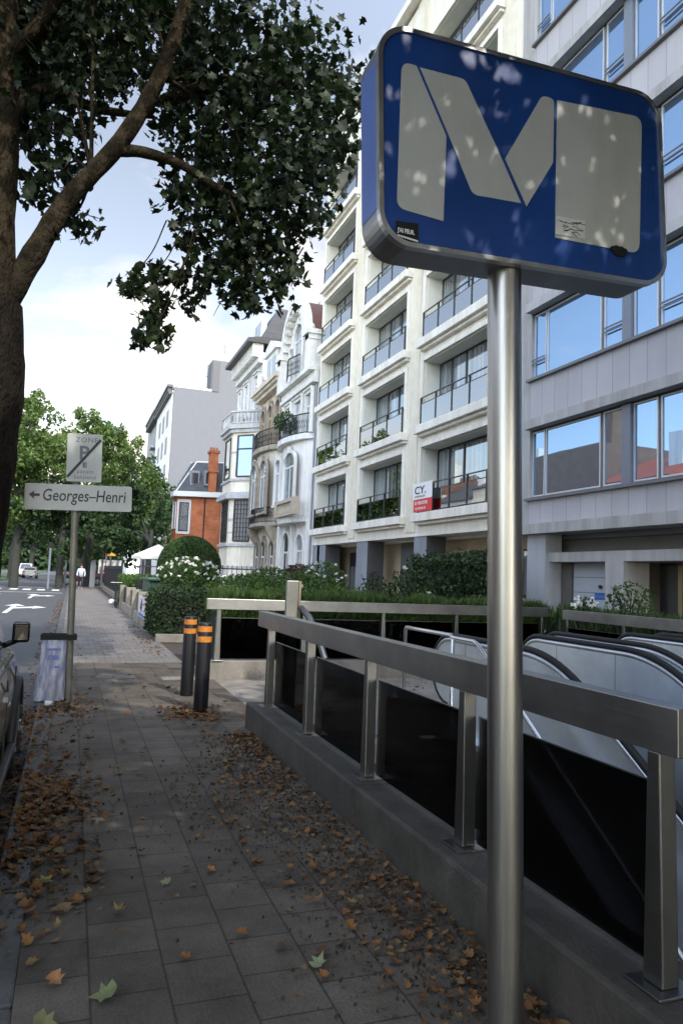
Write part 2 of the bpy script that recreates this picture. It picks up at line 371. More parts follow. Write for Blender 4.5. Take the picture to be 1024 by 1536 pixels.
# central reservation: kerbed grass strip
struct(MB().box(-10.5, -6.6, 66, 400, -.15, .02).build('median_strip', M_GRASS))
struct(MB().box(-10.5, -6.6, -60, 48, -.15, .02).build('median_strip', M_GRASS))
mk2 = MB(); mk2.box(.44, .66, 11.2, 11.5, -.01, .004); mk2.box(.70, .98, 11.15, 11.5, -.01, .004)
cov = mk2.build('utility_cover', pbr('worn_cover', (.12,.115,.105), .6, metal=.4, var=.4, scale=12, dirt=.4)); tag(cov, 'pair of small steel access covers set flush in the pavement slabs', 'utility cover')

# stairwell shell
sw = MB()
M_PIT = pbr('stairwell_cladding', (.34, .31, .27), .6, var=.25, scale=2, dirt=.3)
sw.box(PX0 - .04, PX0, PY0, PY1, -6, -.1); sw.box(PX1, PX1 + .2, PY0, PY1, -6, -.012); sw.box(PX0, PX1, PY1 - .0, PY1 + .2, -6, -.1)
sw.box(PX0, PX1, PY0 - .2, PY0, -6, -.05); sw.box(PX0, PX1, PY0, PY1, -6.1, -6.0)
struct(sw.build('stairwell', M_PIT))
st = MB(); y = PY1 - .02; z = -.01
while z > -5.6:
    st.box(PX0 + .02, 3.45, y - .32, y, z - .5, z); y -= .29; z -= .175
so_ = st.build('staircase', M_CONCL); struct(so_)

# ------------------------------------------------------------------ near balustrade on its stone plinth
pl = MB()
for a, b in ((-3.2, 1.3), (1.308, 4.5), (4.508, 7.62)): pl.box(1.79, 2.16, a, b, -.02, .254)
p_ = pl.build('stone_plinth', M_CONC, bevel=.018)
tag(p_, 'dark stone plinth under the long steel railing beside the pavement', 'plinth')
def balustrade(name, label, axis, fixed, a, b, posts, glass_side, basez, glass=True):
    t = thing(name, label, 'railing', (fixed, a, basez) if axis == 'y' else (a, fixed, basez))
    def P(u, off): return (fixed + off, u) if axis == 'y' else (u, fixed + off)
    def BX(mb, u0, u1, o0, o1, z0, z1):
        if axis == 'y': mb.box(fixed + o0, fixed + o1, u0, u1, z0, z1)
        else: mb.box(u0, u1, fixed + o0, fixed + o1, z0, z1)
    mb = MB(); BX(mb, a, b, -.045, .045, 1.03, 1.19); mb.build('rail', M_ST, t, bevel=.004)
    for u in posts:
        mb = MB()
        # tapered flat post: wide at the foot, slimmer under the rail
        wb, wt = .045, .028
        vs = []
        for z, w_ in ((basez + .012, wb), (1.03, wt)):
            for i, j in ((-1,-1),(1,-1),(1,1),(-1,1)):
                if axis == 'y': vs.append((fixed + i * .036, u + j * w_, z))
                else: vs.append((u + i * w_, fixed + j * .036, z))
        mb.add(vs, [(0,3,2,1),(4,5,6,7),(0,1,5,4),(1,2,6,5),(2,3,7,6),(3,0,4,7)])
        po = mb.build('post', M_STV, t, bevel=.006)
        mb = MB(); BX(mb, u - .085, u + .085, -.085, .085, basez, basez + .012); mb.build('base_plate', M_STV, po, bevel=.003)
    if glass:
        for u0, u1 in zip(posts[:-1], posts[1:]):
            mb = MB(); s = glass_side
            BX(mb, u0 + .05, u1 - .05, min(s*.037, s*.045), max(s*.037, s*.045), basez + .03, .90)
            mb.build('glass_panel', M_DGLASS if axis == 'y' and fixed < 3 else M_DGLASS2, t)
            mb = MB(); BX(mb, u0 + .05, u1 - .05, min(s*.036, s*.047), max(s*.036, s*.047), .90, .906); mb.build('glass_edge_trim', M_STV, t)
    return t
balustrade('steel_railing', 'brushed steel railing with smoked glass on the dark plinth along the pavement', 'y', 1.95, 1.93, 7.72,
           [2.05, 3.37, 4.67, 6.0, 7.31], 1, .254)
pn = MB().box(1.98, 8.1, 11.0, 11.3, -.01, .27).build('stone_plinth', M_CONCL, bevel=.015)
tag(pn, 'low concrete plinth under the far railing, across the metro entrance', 'plinth')
balustrade('steel_railing', 'far steel railing running across the metro entrance in front of the green planting', 'x', 11.06, 1.93, 7.95,
           [2.12, 3.46, 4.8, 6.14, 7.4, 7.85], 1, .27)
pe = MB().box(7.62, 7.9, -5, 10.6, -.01, .27).build('stone_plinth', M_CONCL, bevel=.015)
tag(pe, 'low plinth on the house side of the escalator shaft', 'plinth')
balustrade('steel_railing', 'bluish steel railing on the house side of the escalators, below the garage door', 'y', 7.76, -1.0, 10.3,
           [10.2, 8.87, 7.54, 6.21, 4.88, 3.55, 2.22, .89][::-1], -1, .27)
# flat steel upright with a slanted tube at the head of the stairs
t = thing('steel_upright', 'flat steel upright with a slanted tube foot behind the end of the railing', 'steel post', (2.3, 8.05, 0))
mb = MB(); vs = [(2.27,7.92,.9),(2.33,7.92,.9),(2.33,8.1,.9),(2.27,8.1,.9),(2.27,7.86,1.5),(2.4,7.86,1.5),(2.4,8.02,1.5),(2.27,8.02,1.5)]
mb = MB().box(2.30, 2.44, 8.05, 8.10, 1.0, 1.52); mb.build('plate', M_STV, t, bevel=.004)
MB().box(2.442, 2.465, 8.04, 8.11, 1.0, 1.52).build('edge_strip', pbr('brass_edge', (.25, .2, .12), .4, metal=.6), t)
MB().tube([(2.47, 8.02, 1.22), (2.52, 7.85, 1.12), (2.58, 7.6, .84), (2.6, 7.5, .70)], .035, 12).build('tube', M_STV, t)

# ------------------------------------------------------------------ escalators
M_EPAN = steel('escalator_panel', (.80, .88, 1.0), .36, (.4, .4, .4), .07)  # pale blue metal colour stands for sky reflected in the panel
M_EBR = steel('escalator_cladding', (.24, .22, .20), .42, (2, 2, 2), .1)
M_STEP = pbr('escalator_steps', (.09, .09, .09), .5, metal=.7, var=.2)
def topcurve(yn, r=.36, flat=1.35, zt=1.0, slope=33, zend=-4.8):
    p = []
    for k in range(13):
        a = -PI/2 + PI * k / 12; p.append((yn + r * math.cos(a), zt - r + r * math.sin(a)))
    y = yn - flat; R = 1.5; n = 10; s = math.radians(slope)
    for k in range(n + 1):
        a = s * k / n; p.append((y - R * math.sin(a), zt - R + R * math.cos(a)))
    y1, z1 = p[-1]; d = (z1 - zend) / math.tan(s); p.append((y1 - d, zend))
    return p
def escalator(label, x0, x1, yn):
    t = thing('escalator', label, 'escalator', (x0, yn, 0))
    for x in (x0, x1):
        tp = topcurve(yn); s = math.radians(33)
        inner = topcurve(yn, .33, zt=.955)
        y0, z0 = tp[-1]
        poly = inner + [(y0, z0 - 1.25), (yn - 1.75, -.28), (yn - 1.2, -.02), (yn - .1, -.02)]
        ba = MB().prism(poly, 0, x - .02, x + .02).build('balustrade', M_EPAN, t)
        # panel joints
        j = MB()
        for yy in (yn - .35, yn - 1.25): j.box(x - .022, x + .022, yy, yy + .006, 0.0, .95)
        j.build('panel_joint', M_STD, ba)
        hr = MB(); hr.tube([(x, a, b + .015) for a, b in tp], .030, 10); hr.build('handrail', M_BLACK, ba)
        tr = MB(); tr.tube([(x, a, b - .02) for a, b in topcurve(yn, .35, zt=.99)], .03, 8); tr.build('handrail_track', M_STB, ba)
        # deck strips that run down the slope beside the balustrade
        sg = -1 if x == x0 else 1
        lo = [(yn + .1, .03), (yn - 1.35, .03), (yn - 1.75, -.16), (y0, z0 - 1.06)]
        dk = MB()
        for q in range(3):
            A = Vector((x + sg * .07, lo[q][0], lo[q][1])); B = Vector((x + sg * .07, lo[q+1][0], lo[q+1][1])); dk.bar(A, B, .13, .05)
        dk.build('deck', M_STB, t)
        if sg < 0:
            cl = MB()
            poly = [(a, b - .03) for a, b in lo] + [(y0, z0 - 2.2), (yn - 2.1, -1.2), (yn - 1.6, -1.0), (yn - .3, -.9)]
            cl.prism(poly, 0, x - .13, x - .10); cl.build('outer_cladding', M_EBR, t)
            ln = MB()
            for o_ in (.42, .5): ln.bar((x - .135, yn - 1.75, -.16 - o_), (x - .135, y0, z0 - 1.06 - o_), .012, .018)
            ln.build('trim_line', M_STB, t)
    stp = MB(); yy = yn - 1.4; zz = -.04; tn = math.tan(math.radians(33))
    stp.box(x0 + .1, x1 - .1, yn - 1.4, yn + .3, -.1, .008)
    while zz > -4.9:
        stp.box(x0 + .1, x1 - .1, yy - .31, yy, zz - .4, zz); yy -= .3; zz -= .3 * tn
    stp.build('steps', M_STEP, t)
    return t
escalator('escalator nearest the pavement, with a grey rounded end and black handrail', 3.82, 4.92, 6.98)
escalator('escalator with large steel side panel tinted like reflected sky, between the other one and the house side', 5.5, 6.6, 7.42)
tp = topcurve(7.35); t = thing('sloping_parapet', 'rounded steel parapet with black handrail on the far right of the escalators', 'parapet', (7.05, 7.3, 0))
MB().prism(topcurve(7.35, .33, zt=.955) + [(tp[-1][0], tp[-1][1] - 1.2), (5.7, -.2), (7.2, -.02)], 0, 7.03, 7.07).build('panel', M_EPAN, t)
MB().tube([(7.05, a, b + .02) for a, b in tp], .036, 10).build('handrail', M_BLACK, t)
# stair handrail: steel pipe frame
M_PIPE = steel('pipe_steel', (.62, .62, .62), .22, (3, 3, 3), .05)
t = thing('stair_handrail', 'double steel pipe handrail leading down the stairs', 'handrail', (3.6, 7.6, 0))
X = 3.58
MB().tube([(X,7.6,0),(X,7.6,1.02),(X,7.58,1.05),(X,6.55,1.05),(X,6.5,1.03),(X,6.5,0)], .02, 10).build('pipe', M_PIPE, t)
MB().tube([(X,6.5,1.03),(X,6.1,1.03),(X,6.02,1.01),(X,5.7,.8),(X,-3,-5.0)], .02, 10).build('pipe', M_PIPE, t)
MB().tube([(X,5.75,.45),(X,-3,-5.4)], .014, 8).build('pipe', M_PIPE, t)
MB().tube([(X,6.3,.82),(X,6.3,.88),(X+.02,6.1,.82),(X,6.05,.82)], .01, 6).build('bracket', M_PIPE, t)

# ------------------------------------------------------------------ metro sign
SY = 2.2
M_BLUE = pbr('sign_blue', (.006, .043, .20), .34, var=.12, scale=3, coat=.25, streak=.25)
M_SBL = pbr('sign_side_blue', (.10, .16, .42), .4, var=.08)
M_WH = pbr('sign_white', (.37, .38, .365), .45, var=.06, scale=4, dirt=.10, streak=.14)
t = thing('metro_sign', 'blue metro sign with big white M on a brushed steel pole', 'metro sign', (1.5, SY + .08, 0))
MB().tube([(1.505, SY+.09, 0.0), (1.435, SY+.09, 2.8)], .062, 32).build('pole', M_STP, t)
def rrect(x0, x1, z0, z1, r, n=8, ang=0.0, c=None):
    pts = []
    for cx, cz_, a0 in ((x1-r, z1-r, 0), (x0+r, z1-r, 90), (x0+r, z0+r, 180), (x1-r, z0+r, 270)):
        for k in range(n + 1):
            a = math.radians(a0 + 90 * k / n); pts.append((cx + r * math.cos(a), cz_ + r * math.sin(a)))
    if ang:
        ca, sa = math.cos(ang), math.sin(ang); pts = [(c[0] + (x-c[0])*ca - (z-c[1])*sa, c[1] + (x-c[0])*sa + (z-c[1])*ca) for x, z in pts]
    return pts
cc = (1.485, 3.125); ag = math.radians(2.6)
def frm(grow, r): return rrect(.878 - grow, 2.095 + grow, 2.735 - grow, 3.515 + grow, r, 10, ag, cc)
bx = MB().prism(frm(.0, .115), 1, SY + .004, SY + .165).build('casing', steel('sign_casing', (.33,.33,.33), .38, (3,3,3)), t, bevel=.004)
fr_ = MB(); o1 = frm(.004, .118); i1 = frm(-.013, .103); n = len(o1)
vs = [(x, SY - .008, z) for x, z in o1] + [(x, SY - .008, z) for x, z in i1] + [(x, SY + .02, z) for x, z in o1] + [(x, SY + .02, z) for x, z in i1]
fr_.add(vs, [(k, (k+1)%n, n+(k+1)%n, n+k) for k in range(n)] + [(k, (k+1)%n, 2*n+(k+1)%n, 2*n+k) for k in range(n)] + [(n+k, n+(k+1)%n, 3*n+(k+1)%n, 3*n+k) for k in range(n)])
fr_.build('frame', steel('sign_rim', (.62,.62,.62), .3, (3,3,3)), t)
MB().prism(frm(-.013, .103), 1, SY - .001, SY + .003).build('face', M_BLUE, t)
# blue film on the upper side of the casing
MB().prism([(SY + .012, 2.93), (SY + .155, 2.93), (SY + .155, 3.37), (SY + .012, 3.37)], 0, .862, .866)
sd = MB(); ca, sa = math.cos(ag), math.sin(ag)
def rot(x, z): return (cc[0] + (x-cc[0])*ca - (z-cc[1])*sa, cc[1] + (x-cc[0])*sa + (z-cc[1])*ca)
q = [rot(.8765, 2.86), rot(.8765, 3.40)]
sd.add([(q[0][0], SY+.012, q[0][1]), (q[0][0], SY+.16, q[0][1]), (q[1][0], SY+.16, q[1][1]), (q[1][0], SY+.012, q[1][1])], [(0,1,2,3)])
sd.build('side_film', M_SBL, t)
S1=[(0.955,3.345),(0.965,3.362),(1.0,3.365),(1.132,3.14),(1.13,2.83),(0.99,2.832),(0.965,2.845),(0.952,2.875)]
def rnd(P, r, idx):
    out_ = []
    for i, p in enumerate(P):
        if i not in idx: out_.append(p); continue
        a = Vector(P[i-1]); b = Vector(p); c = Vector(P[(i+1) % len(P)])
        d1 = (a-b).normalized(); d2 = (c-b).normalized(); s_, e_ = b + d1*r, b + d2*r
        for k in range(6):
            u = k/5; out_.append(tuple((1-u)**2*s_ + 2*u*(1-u)*b + u*u*e_))
    return out_
shapes = [rnd([(.952,3.367),(1.008,3.367),(1.132,3.14),(1.13,2.828),(.952,2.838)], .035, (0,4)),
          rnd([(1.022,3.365),(1.20,3.372),(1.362,3.105),(1.442,2.962),(1.243,2.95),(1.142,3.145)], .022, (1,4)),
          rnd([(1.372,3.115),(1.525,3.40),(1.578,3.40),(1.578,3.15),(1.466,2.955)], .02, (1,2)),
          rnd([(1.592,3.40),(1.99,3.437),(1.98,2.875),(1.592,2.862)], .045, (1,2))]
em = MB()
for k, s in enumerate(shapes): em.prism(s, 1, SY - .0035 , SY - .0012)
em.build('letter_m', M_WH, t)
s1 = MB().prism([(.95,2.79),(1.032,2.797),(1.036,2.728),(.955,2.722)], 1, SY - .006, SY - .0035).build('black_sticker', M_BLKP, t)
text_mesh('sticker_text', "J'AI PEUR.", .021, pbr('sticker_ink', (.6,.6,.6), .6), (.957, SY - .0065, 2.753), FACE_Y @ Matrix.Rotation(.02, 4, 'Z'), s1, sx=.72, offset=.0006)
MB().prism([(.957,2.744),(1.033,2.737),(1.034,2.731),(.957,2.738)], 1, SY - .0072, SY - .0062).build('sticker_line', MATS['sticker_ink'], s1)
s2 = MB().prism([(1.592,2.945),(1.722,2.952),(1.722,2.882),(1.592,2.875)], 1, SY - .0062, SY - .0038).build('pale_sticker', pbr('sticker_pale', (.5,.5,.48), .6, var=.15, scale=30), t)
sg_ = MB(); rr = random.Random(3)
for k in range(26):
    x = 1.60 + rr.random()*.10; z = 2.892 + rr.random()*.045; a = rr.uniform(-.5,.5); l = rr.uniform(.01,.035)
    sg_.bar((x, SY-.0066, z), (x + l*math.cos(a), SY-.0066, z + l*math.sin(a)), .0006, .0022, (0,0,1))
sg_.build('scribble', M_BLKP, s2)
rr = random.Random(5); jag = []
for k in range(22):
    a = 2*PI*k/22; jag.append((1.88 + (.04 + rr.uniform(-.007,.005))*math.cos(a), 2.868 + (.021 + rr.uniform(-.006,.004))*math.sin(a)))
MB().prism(jag, 1, SY - .0065, SY - .0042).build('torn_sticker', M_BLKP, t)

# ------------------------------------------------------------------ bollards
M_BOL = pbr('bollard_black', (.008, .008, .009), .45, var=.3, bump=.05, spec=.25)
t = thing('bollard', 'black bollard with two orange bands, nearer of the pair', 'bollard', (1.475, 8.48, 0), 'bollards at the metro entrance')
MB().tube([(1.475,8.48,0),(1.475,8.48,.985),(1.475,8.48,1.0)], [.082,.082,.072], 24).build('body', M_BOL, t)
for z in (.82, .935): MB().tube([(1.475,8.48,z-.032),(1.475,8.48,z+.032)], .0838, 24, False).build('reflective_band', M_ORANGE, t)
copy_tree(t, (0.01, 1.15, 0), 'black bollard with two orange bands, farther of the pair')

# ------------------------------------------------------------------ street name post with the waste bag
M_PGR = pbr('galvanised_post', (.17, .165, .13), .5, metal=.3, var=.2, scale=8, dirt=.2)
M_PL = pbr('sign_plate', (.36, .38, .37), .5, var=.06, scale=3, dirt=.12)  # white plates greyed, shade put into the base colour
M_INK = pbr('black_ink', (.012, .012, .015), .5)
M_FADE = pbr('faded_ink', (.10, .11, .13), .6)
t = thing('sign_post', 'leaning street post with white direction board and a parking zone end plate', 'sign post', (.06, 9.35, 0))
PV = lambda z: .065 - .031 * z
MB().tube([(PV(0),9.35,-.02),(PV(3.16),9.35,3.16)], .041, 16).build('pole', M_PGR, t)
ag2 = math.radians(2.2)
def plate(x0, x1, z0, z1, y0, y1, name, mat, r=.02):
    c = ((x0+x1)/2, (z0+z1)/2); return MB().prism(rrect(x0, x1, z0, z1, r, 4, ag2, c), 1, y0, y1).build(name, mat, t, bevel=.002)
b1 = plate(-.575, .635, 2.25, 2.56, 9.285, 9.31, 'direction_board', M_PL, .025)
text_mesh('board_text', 'Georges–Henri', .2, M_INK, (-.385, 9.283, 2.345), FACE_Y @ Matrix.Rotation(ag2, 4, 'Z'), b1, shear=.12, sx=.755, offset=.0012)
ar = MB().prism([(-.53,2.405),(-.47,2.455),(-.475,2.42),(-.41,2.423),(-.41,2.392),(-.473,2.388),(-.468,2.352)], 1, 9.281, 9.284); ar.build('board_arrow', M_INK, b1)
b2 = plate(-.145, .255, 2.60, 3.18, 9.285, 9.31, 'zone_plate', M_PL, .015)
for body, size, x, z, m, off, s_ in (('ZONE', .085, -.06, 3.075, M_FADE, .0, 1.05), ('P', .23, -.01, 2.87, M_FADE, .006, 1), ('E', .08, .04, 2.775, M_FADE, .004, 1.2), ('excepté', .0001, 0, 2.8, M_FADE, 0, 1), ('payant', .07, -.02, 2.70, M_FADE, 0, .95), ('betalend', .07, -.05, 2.63, M_FADE, 0, .95)):
    if size > .01: text_mesh('zone_text', body, size, m, (x, 9.283, z), FACE_Y @ Matrix.Rotation(ag2, 4, 'Z'), b2, sx=s_, offset=off, space=1.1)
MB().bar((-.12, 9.281, 2.63), (.235, 9.281, 3.13), .004, .034, (0,1,0)).build('zone_slash', M_INK, b2) if False else MB().prism([(-.135,2.655),(-.112,2.635),(.24,3.115),(.217,3.135)], 1, 9.279, 9.283).build('zone_slash', M_INK, b2)
# waste bag in its holder
t = thing('waste_bag', 'clear plastic waste bag with blue print in a black ring on the sign post', 'waste bag', (-.13, 9.33, 0))
hold = MB()
hold.box(-.27, .10, 9.27, 9.285, .72, .785); hold.box(-.27, .10, 9.45, 9.465, .72, .785); hold.box(-.285, -.27, 9.27, 9.465, .72, .785); hold.box(.10, .115, 9.27, 9.465, .72, .785)
hold.build('holder', M_BLKP, t)
m, nt, out = nodes_of('bag_plastic')
geo = N(nt, 'ShaderNodeNewGeometry'); nz = N(nt, 'ShaderNodeTexNoise', Scale=14.0, Detail=4.0); mp = N(nt, 'ShaderNodeMapping'); mp.inputs['Scale'].default_value = (1.4,1.4,.35)
L(nt, geo.outputs['Position'], mp.inputs[0]); L(nt, mp.outputs[0], nz.inputs['Vector'])
rp = N(nt, 'ShaderNodeValToRGB'); rp.color_ramp.elements[0].position=.4; rp.color_ramp.elements[1].position=.62; rp.color_ramp.elements[0].color=(.30,.32,.44,1); rp.color_ramp.elements[1].color=(.68,.69,.72,1)
L(nt, nz.outputs[0], rp.inputs[0])
d = N(nt, 'ShaderNodeBsdfPrincipled', Roughness=.25); L(nt, rp.outputs[0], d.inputs['Base Color']); bp = N(nt, 'ShaderNodeBump', Strength=.8, Distance=.03); L(nt, nz.outputs[0], bp.inputs['Height']); L(nt, bp.outputs[0], d.inputs['Normal'])
tr = N(nt, 'ShaderNodeBsdfTransparent'); tr.inputs[0].default_value = (.85,.88,1,1); mx = N(nt, 'ShaderNodeMixShader'); mx.inputs[0].default_value = .6
L(nt, tr.outputs[0], mx.inputs[1]); L(nt, d.outputs[0], mx.inputs[2]); L(nt, mx.outputs[0], out.inputs[0]); M_BAG = m
bg_ = MB(); rows = []; rr = random.Random(9)
for k in range(15):
    z = .72 - .70 * k / 14; pts = []
    for i in range(28):
        a = 2*PI*i/28; wx = .165 + .012*math.sin(5*z+2); wy = .09 + .03*(1-z)
        q_ = 1 + .09*math.sin(7*a + 3*z) + rr.uniform(-.035,.035)
        pts.append((-.115 - .03*(.72-z) + wx*q_*math.cos(a), 9.37 + wy*q_*math.sin(a), z))
    rows.append(pts)
vs = [p for r_ in rows for p in r_]; bg_.add(vs, [(k*28+i, k*28+(i+1)%28, (k+1)*28+(i+1)%28, (k+1)*28+i) for k in range(14) for i in range(28)], True); bg_.add(rows[-1], [tuple(range(28))], True)
bg_.build('bag', M_BAG, t)
pr = MB()
for k, (z0, z1) in enumerate(((.60,.64),(.5,.56),(.40,.44),(.3,.32))): pr.box(-.20 + .015*(k % 3), -.05 - .02*(k % 2), 9.262, 9.264, z0, z1 - .015)
pr.build('print', pbr('bag_print', (.12,.15,.36), .6), t)
ru = MB()
for k in range(40): ru.sphere((-.13 + rr.uniform(-.11,.11), 9.37 + rr.uniform(-.05,.05), .05 + rr.random()*.22), rr.uniform(.015,.035), 6, 4, (1, .6, rr.uniform(.5,1.4)))
ru.build('rubbish', leaf_mat('rubbish_mix', (.4,.08,.05), (.6,.45,.1), 0, (.5,.5,.5)), t)
cp = MB().tube([(-.17,9.05,.03),(-.10,9.02,.035)], [.033,.028], 14).build('paper_cup', pbr('cup_white', (.6,.6,.58), .6)); tag(cp, 'small white cup lying at the foot of the waste bag', 'cup')
cn_ = MB(); cn_.tube([(-.40,7.2,-.075),(-.36,7.35,-.075),(-.35,7.4,-.075)], [.035,.035,.014], 12); cn_ = cn_.build('plastic_bottle', clear_glass('pet', (.6,.75,.95), .1, .15)); tag(cn_, 'crumpled bluish plastic bottle in the gutter beside the car', 'bottle')
# ------------------------------------------------------------------ houses on the right, facade plane at x = 11
S = 11 / 13.0
fy = lambda y: y * S
fz = lambda z: 1.58 + (z - 1.58) * S
FX = 11.0
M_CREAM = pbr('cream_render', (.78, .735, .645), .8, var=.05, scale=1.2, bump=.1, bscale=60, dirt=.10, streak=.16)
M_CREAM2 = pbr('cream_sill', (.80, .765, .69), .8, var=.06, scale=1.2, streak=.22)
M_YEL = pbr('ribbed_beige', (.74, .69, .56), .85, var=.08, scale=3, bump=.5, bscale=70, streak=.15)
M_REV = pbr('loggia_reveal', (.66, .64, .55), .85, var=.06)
M_BFRAME = pbr('black_aluminium', (.02, .02, .022), .4, var=.2)
M_WIN = mirror_glass('window_dark', (.03, .035, .04), (.72, .85, .95), .34, curt=(.28, .28, .28), wav=.06)
M_BGL = clear_glass('balcony_glass', (.72, .76, .76), .02, .34, (.9, .95, 1))
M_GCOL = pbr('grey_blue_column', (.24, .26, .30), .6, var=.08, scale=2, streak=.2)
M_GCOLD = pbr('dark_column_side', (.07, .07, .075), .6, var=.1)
M_BEIG = brick_mat('beige_marble', (.52, .42, .31), (.48, .39, .29), (.3, .25, .2), .9, .45, .006, 'YZ', 0.0, .4, .05)

b = thing('apartment_building', 'cream apartment building with deep balconies behind glass railings', 'building', (FX, 25, 0))
rows = [(4.26 + 3.58*k, 6.94 + 3.58*k) for k in range(6)]
cols = [(35.15, 40.0), (28.3, 33.2), (21.3, 26.5)]
ZT = fz(27.0 + .9)
Z0 = fz(3.42)
w_ = MB()
for a, c in ((40.0, 40.55), (33.2, 35.15), (26.5, 28.3), (19.9, 21.3)): w_.box(FX, FX + .8, fy(a), fy(c), Z0, ZT - .3)
zprev = 3.42
edges = [3.42] + [v for r in rows for v in r] + [27.4]
for k in range(0, len(edges), 2):
    for a, c in cols: w_.box(FX + .002, FX + .8, fy(a), fy(c), fz(edges[k]), fz(edges[k+1]))
w_.box(FX + .8, FX + 9, fy(19.9), fy(40.55), 3.0, ZT - .1)
w_.build('wall', M_CREAM, b)
MB().box(FX - .35, FX + 1.25, fy(19.9), fy(40.6), ZT - .3, ZT + .05).build('cornice', M_CREAM2, b, bevel=.02)
MB().box(FX - .02, FX + 2.2, fy(19.9), fy(40.55), Z0 - .06, Z0).build('soffit', M_CREAM2, b)
MB().box(FX + 3.0, FX + 8, fy(22), fy(38), ZT, ZT + 1.4).build('roof_storey', M_GCOL, b)
for a, c in ((33.85, 34.75), (27.0, 27.85), (20.2, 20.9)):
    MB().box(FX - .035, FX, fy(a), fy(c), Z0 + .1, ZT - .3).build('ribbed_strip', M_YEL, b)
for (a, c) in cols:
    for (z0, z1) in rows:
        Y0, Y1, A, B = fy(a), fy(c), fz(z0), fz(z1)
        f = MB(); p = .09; q = .16
        f.box(FX - p, FX, Y0 - q, Y0, A - .22, B + q); f.box(FX - p, FX, Y1, Y1 + q, A - .22, B + q); f.box(FX - p, FX, Y0, Y1, B, B + q)
        f.box(FX - .30, FX + .02, Y0 - q - .12, Y1 + q + .05, A - .30, A - .02)
        f.box(FX - .16, FX, Y0 - q - .06, Y1 + q, A - .40, A - .302)
        f.build('window_surround', M_CREAM2, b, bevel=.012)
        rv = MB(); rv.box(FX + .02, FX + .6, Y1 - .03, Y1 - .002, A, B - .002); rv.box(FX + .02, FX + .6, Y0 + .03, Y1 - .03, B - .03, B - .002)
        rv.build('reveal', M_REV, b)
        # window wall at the back of the loggia
        wf = MB(); X1 = FX + .56
        nd = 4 if (c - a) > 5 else 3
        wf.box(X1, X1 + .06, Y0, Y1, A, A + .06); wf.box(X1, X1 + .06, Y0, Y1, B - .10, B - .02)
        div = [0, .2, .42, .86, 1] if nd == 4 else [0, .3, .55, 1]
        for d_ in div: yy = Y1 - (Y1 - Y0) * d_; wf.box(X1 - .01, X1 + .06, yy - .04, yy + .04, A + .06, B - .1)
        win = wf.build('window', M_BFRAME, b)
        MB().box(X1 + .02, X1 + .04, Y0 + .02, Y1 - .02, A + .04, B - .08).build('pane', M_WIN, win)
        # balcony railing in the facade plane
        rl = MB(); xr = FX - .12
        rl.box(xr - .02, xr + .02, Y0 - .02, Y1 + .02, A + .93, A + .965); rl.box(xr - .015, xr + .015, Y0, Y1, A + .72, A + .745); rl.box(xr - .015, xr + .015, Y0, Y1, A + .03, A + .06)
        nn = nd
        for k in range(nn + 1):
            yy = Y0 + (Y1 - Y0) * k / nn; rl.box(xr - .03, xr + .03, yy - .022, yy + .022, A - .05, A + .95)
        r_ = rl.build('balcony_railing', M_BFRAME, b)
        MB().box(xr - .008, xr + .008, Y0 + .02, Y1 - .02, A + .06, A + .72).build('glass_panel', M_BGL, r_)
# ground floor
gf = MB(); gf.box(FX + 1.3, FX + 1.5, fy(19.9), fy(40.55), 0, Z0 - .06); gf.build('ground_floor_wall', M_BEIG, b)
for (y0, y1) in ((32.4, 33.6), (27.2, 28.4), (22.0, 22.95), (39.3*S, 40.5*S)):
    MB().box(FX + .02, FX + .75, y0, y1, 0, Z0 - .06).build('column', M_GCOL, b, bevel=.01)
    MB().box(FX + .03, FX + .74, y0 - .012, y0 - .002, 0, Z0 - .06).build('column_shade', M_GCOLD, b)  # thin dark sheet, the column's shaded side painted on
door = MB(); door.box(FX + 1.22, FX + 1.3, 29.9, 32.3, 0, 2.75); dr = door.build('entrance_door', M_BFRAME, b)
MB().box(FX + 1.19, FX + 1.22, 30.1, 30.9, .1, 2.1).build('pane', M_WIN, dr); MB().box(FX + 1.19, FX + 1.22, 31.1, 32.1, .1, 2.1).build('pane', M_WIN, dr)
MB().box(FX + 1.19, FX + 1.25, 31.0, 31.06, .0, 2.1).build('handle', pbr('door_white', (.5, .5, .5), .5), dr)
for y0, y1 in ((19.2, 21.3), (17.0, 18.2)):
    o = MB().box(FX + 1.24, FX + 1.3, y0, y1, 1.2, 2.62).build('window', M_BFRAME, b); MB().box(FX + 1.22, FX + 1.24, y0 + .08, y1 - .08, 1.28, 2.54).build('pane', M_WIN, o)
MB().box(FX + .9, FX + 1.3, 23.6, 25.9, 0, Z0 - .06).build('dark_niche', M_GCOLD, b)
for z in (2.0, 2.3): MB().box(FX + 1.27, FX + 1.3, 26.3, 26.7, z, z + .12).build('nameplate', M_PL, b)
# roof terrace guard with red parasol
g = MB(); 
for yy in (33.9, 32.6, 31.4): g.box(FX - .1, FX - .06, yy, yy + .04, ZT, ZT + 1.6)
g.box(FX - .1, FX - .06, 31.4, 33.94, ZT + 1.55, ZT + 1.6); g.build('roof_guard', M_BFRAME, b)
rp_ = MB().tube([(FX + .3, 33.2, ZT + .0), (FX + .3, 33.2, ZT + .35), (FX + .3, 33.2, ZT + 1.3)], [.12, .33, .05], 9).build('folded_parasol', pbr('red_cloth', (.42, .05, .03), .8, var=.2)); tag(rp_, 'folded red parasol on the roof terrace of the cream building', 'parasol')
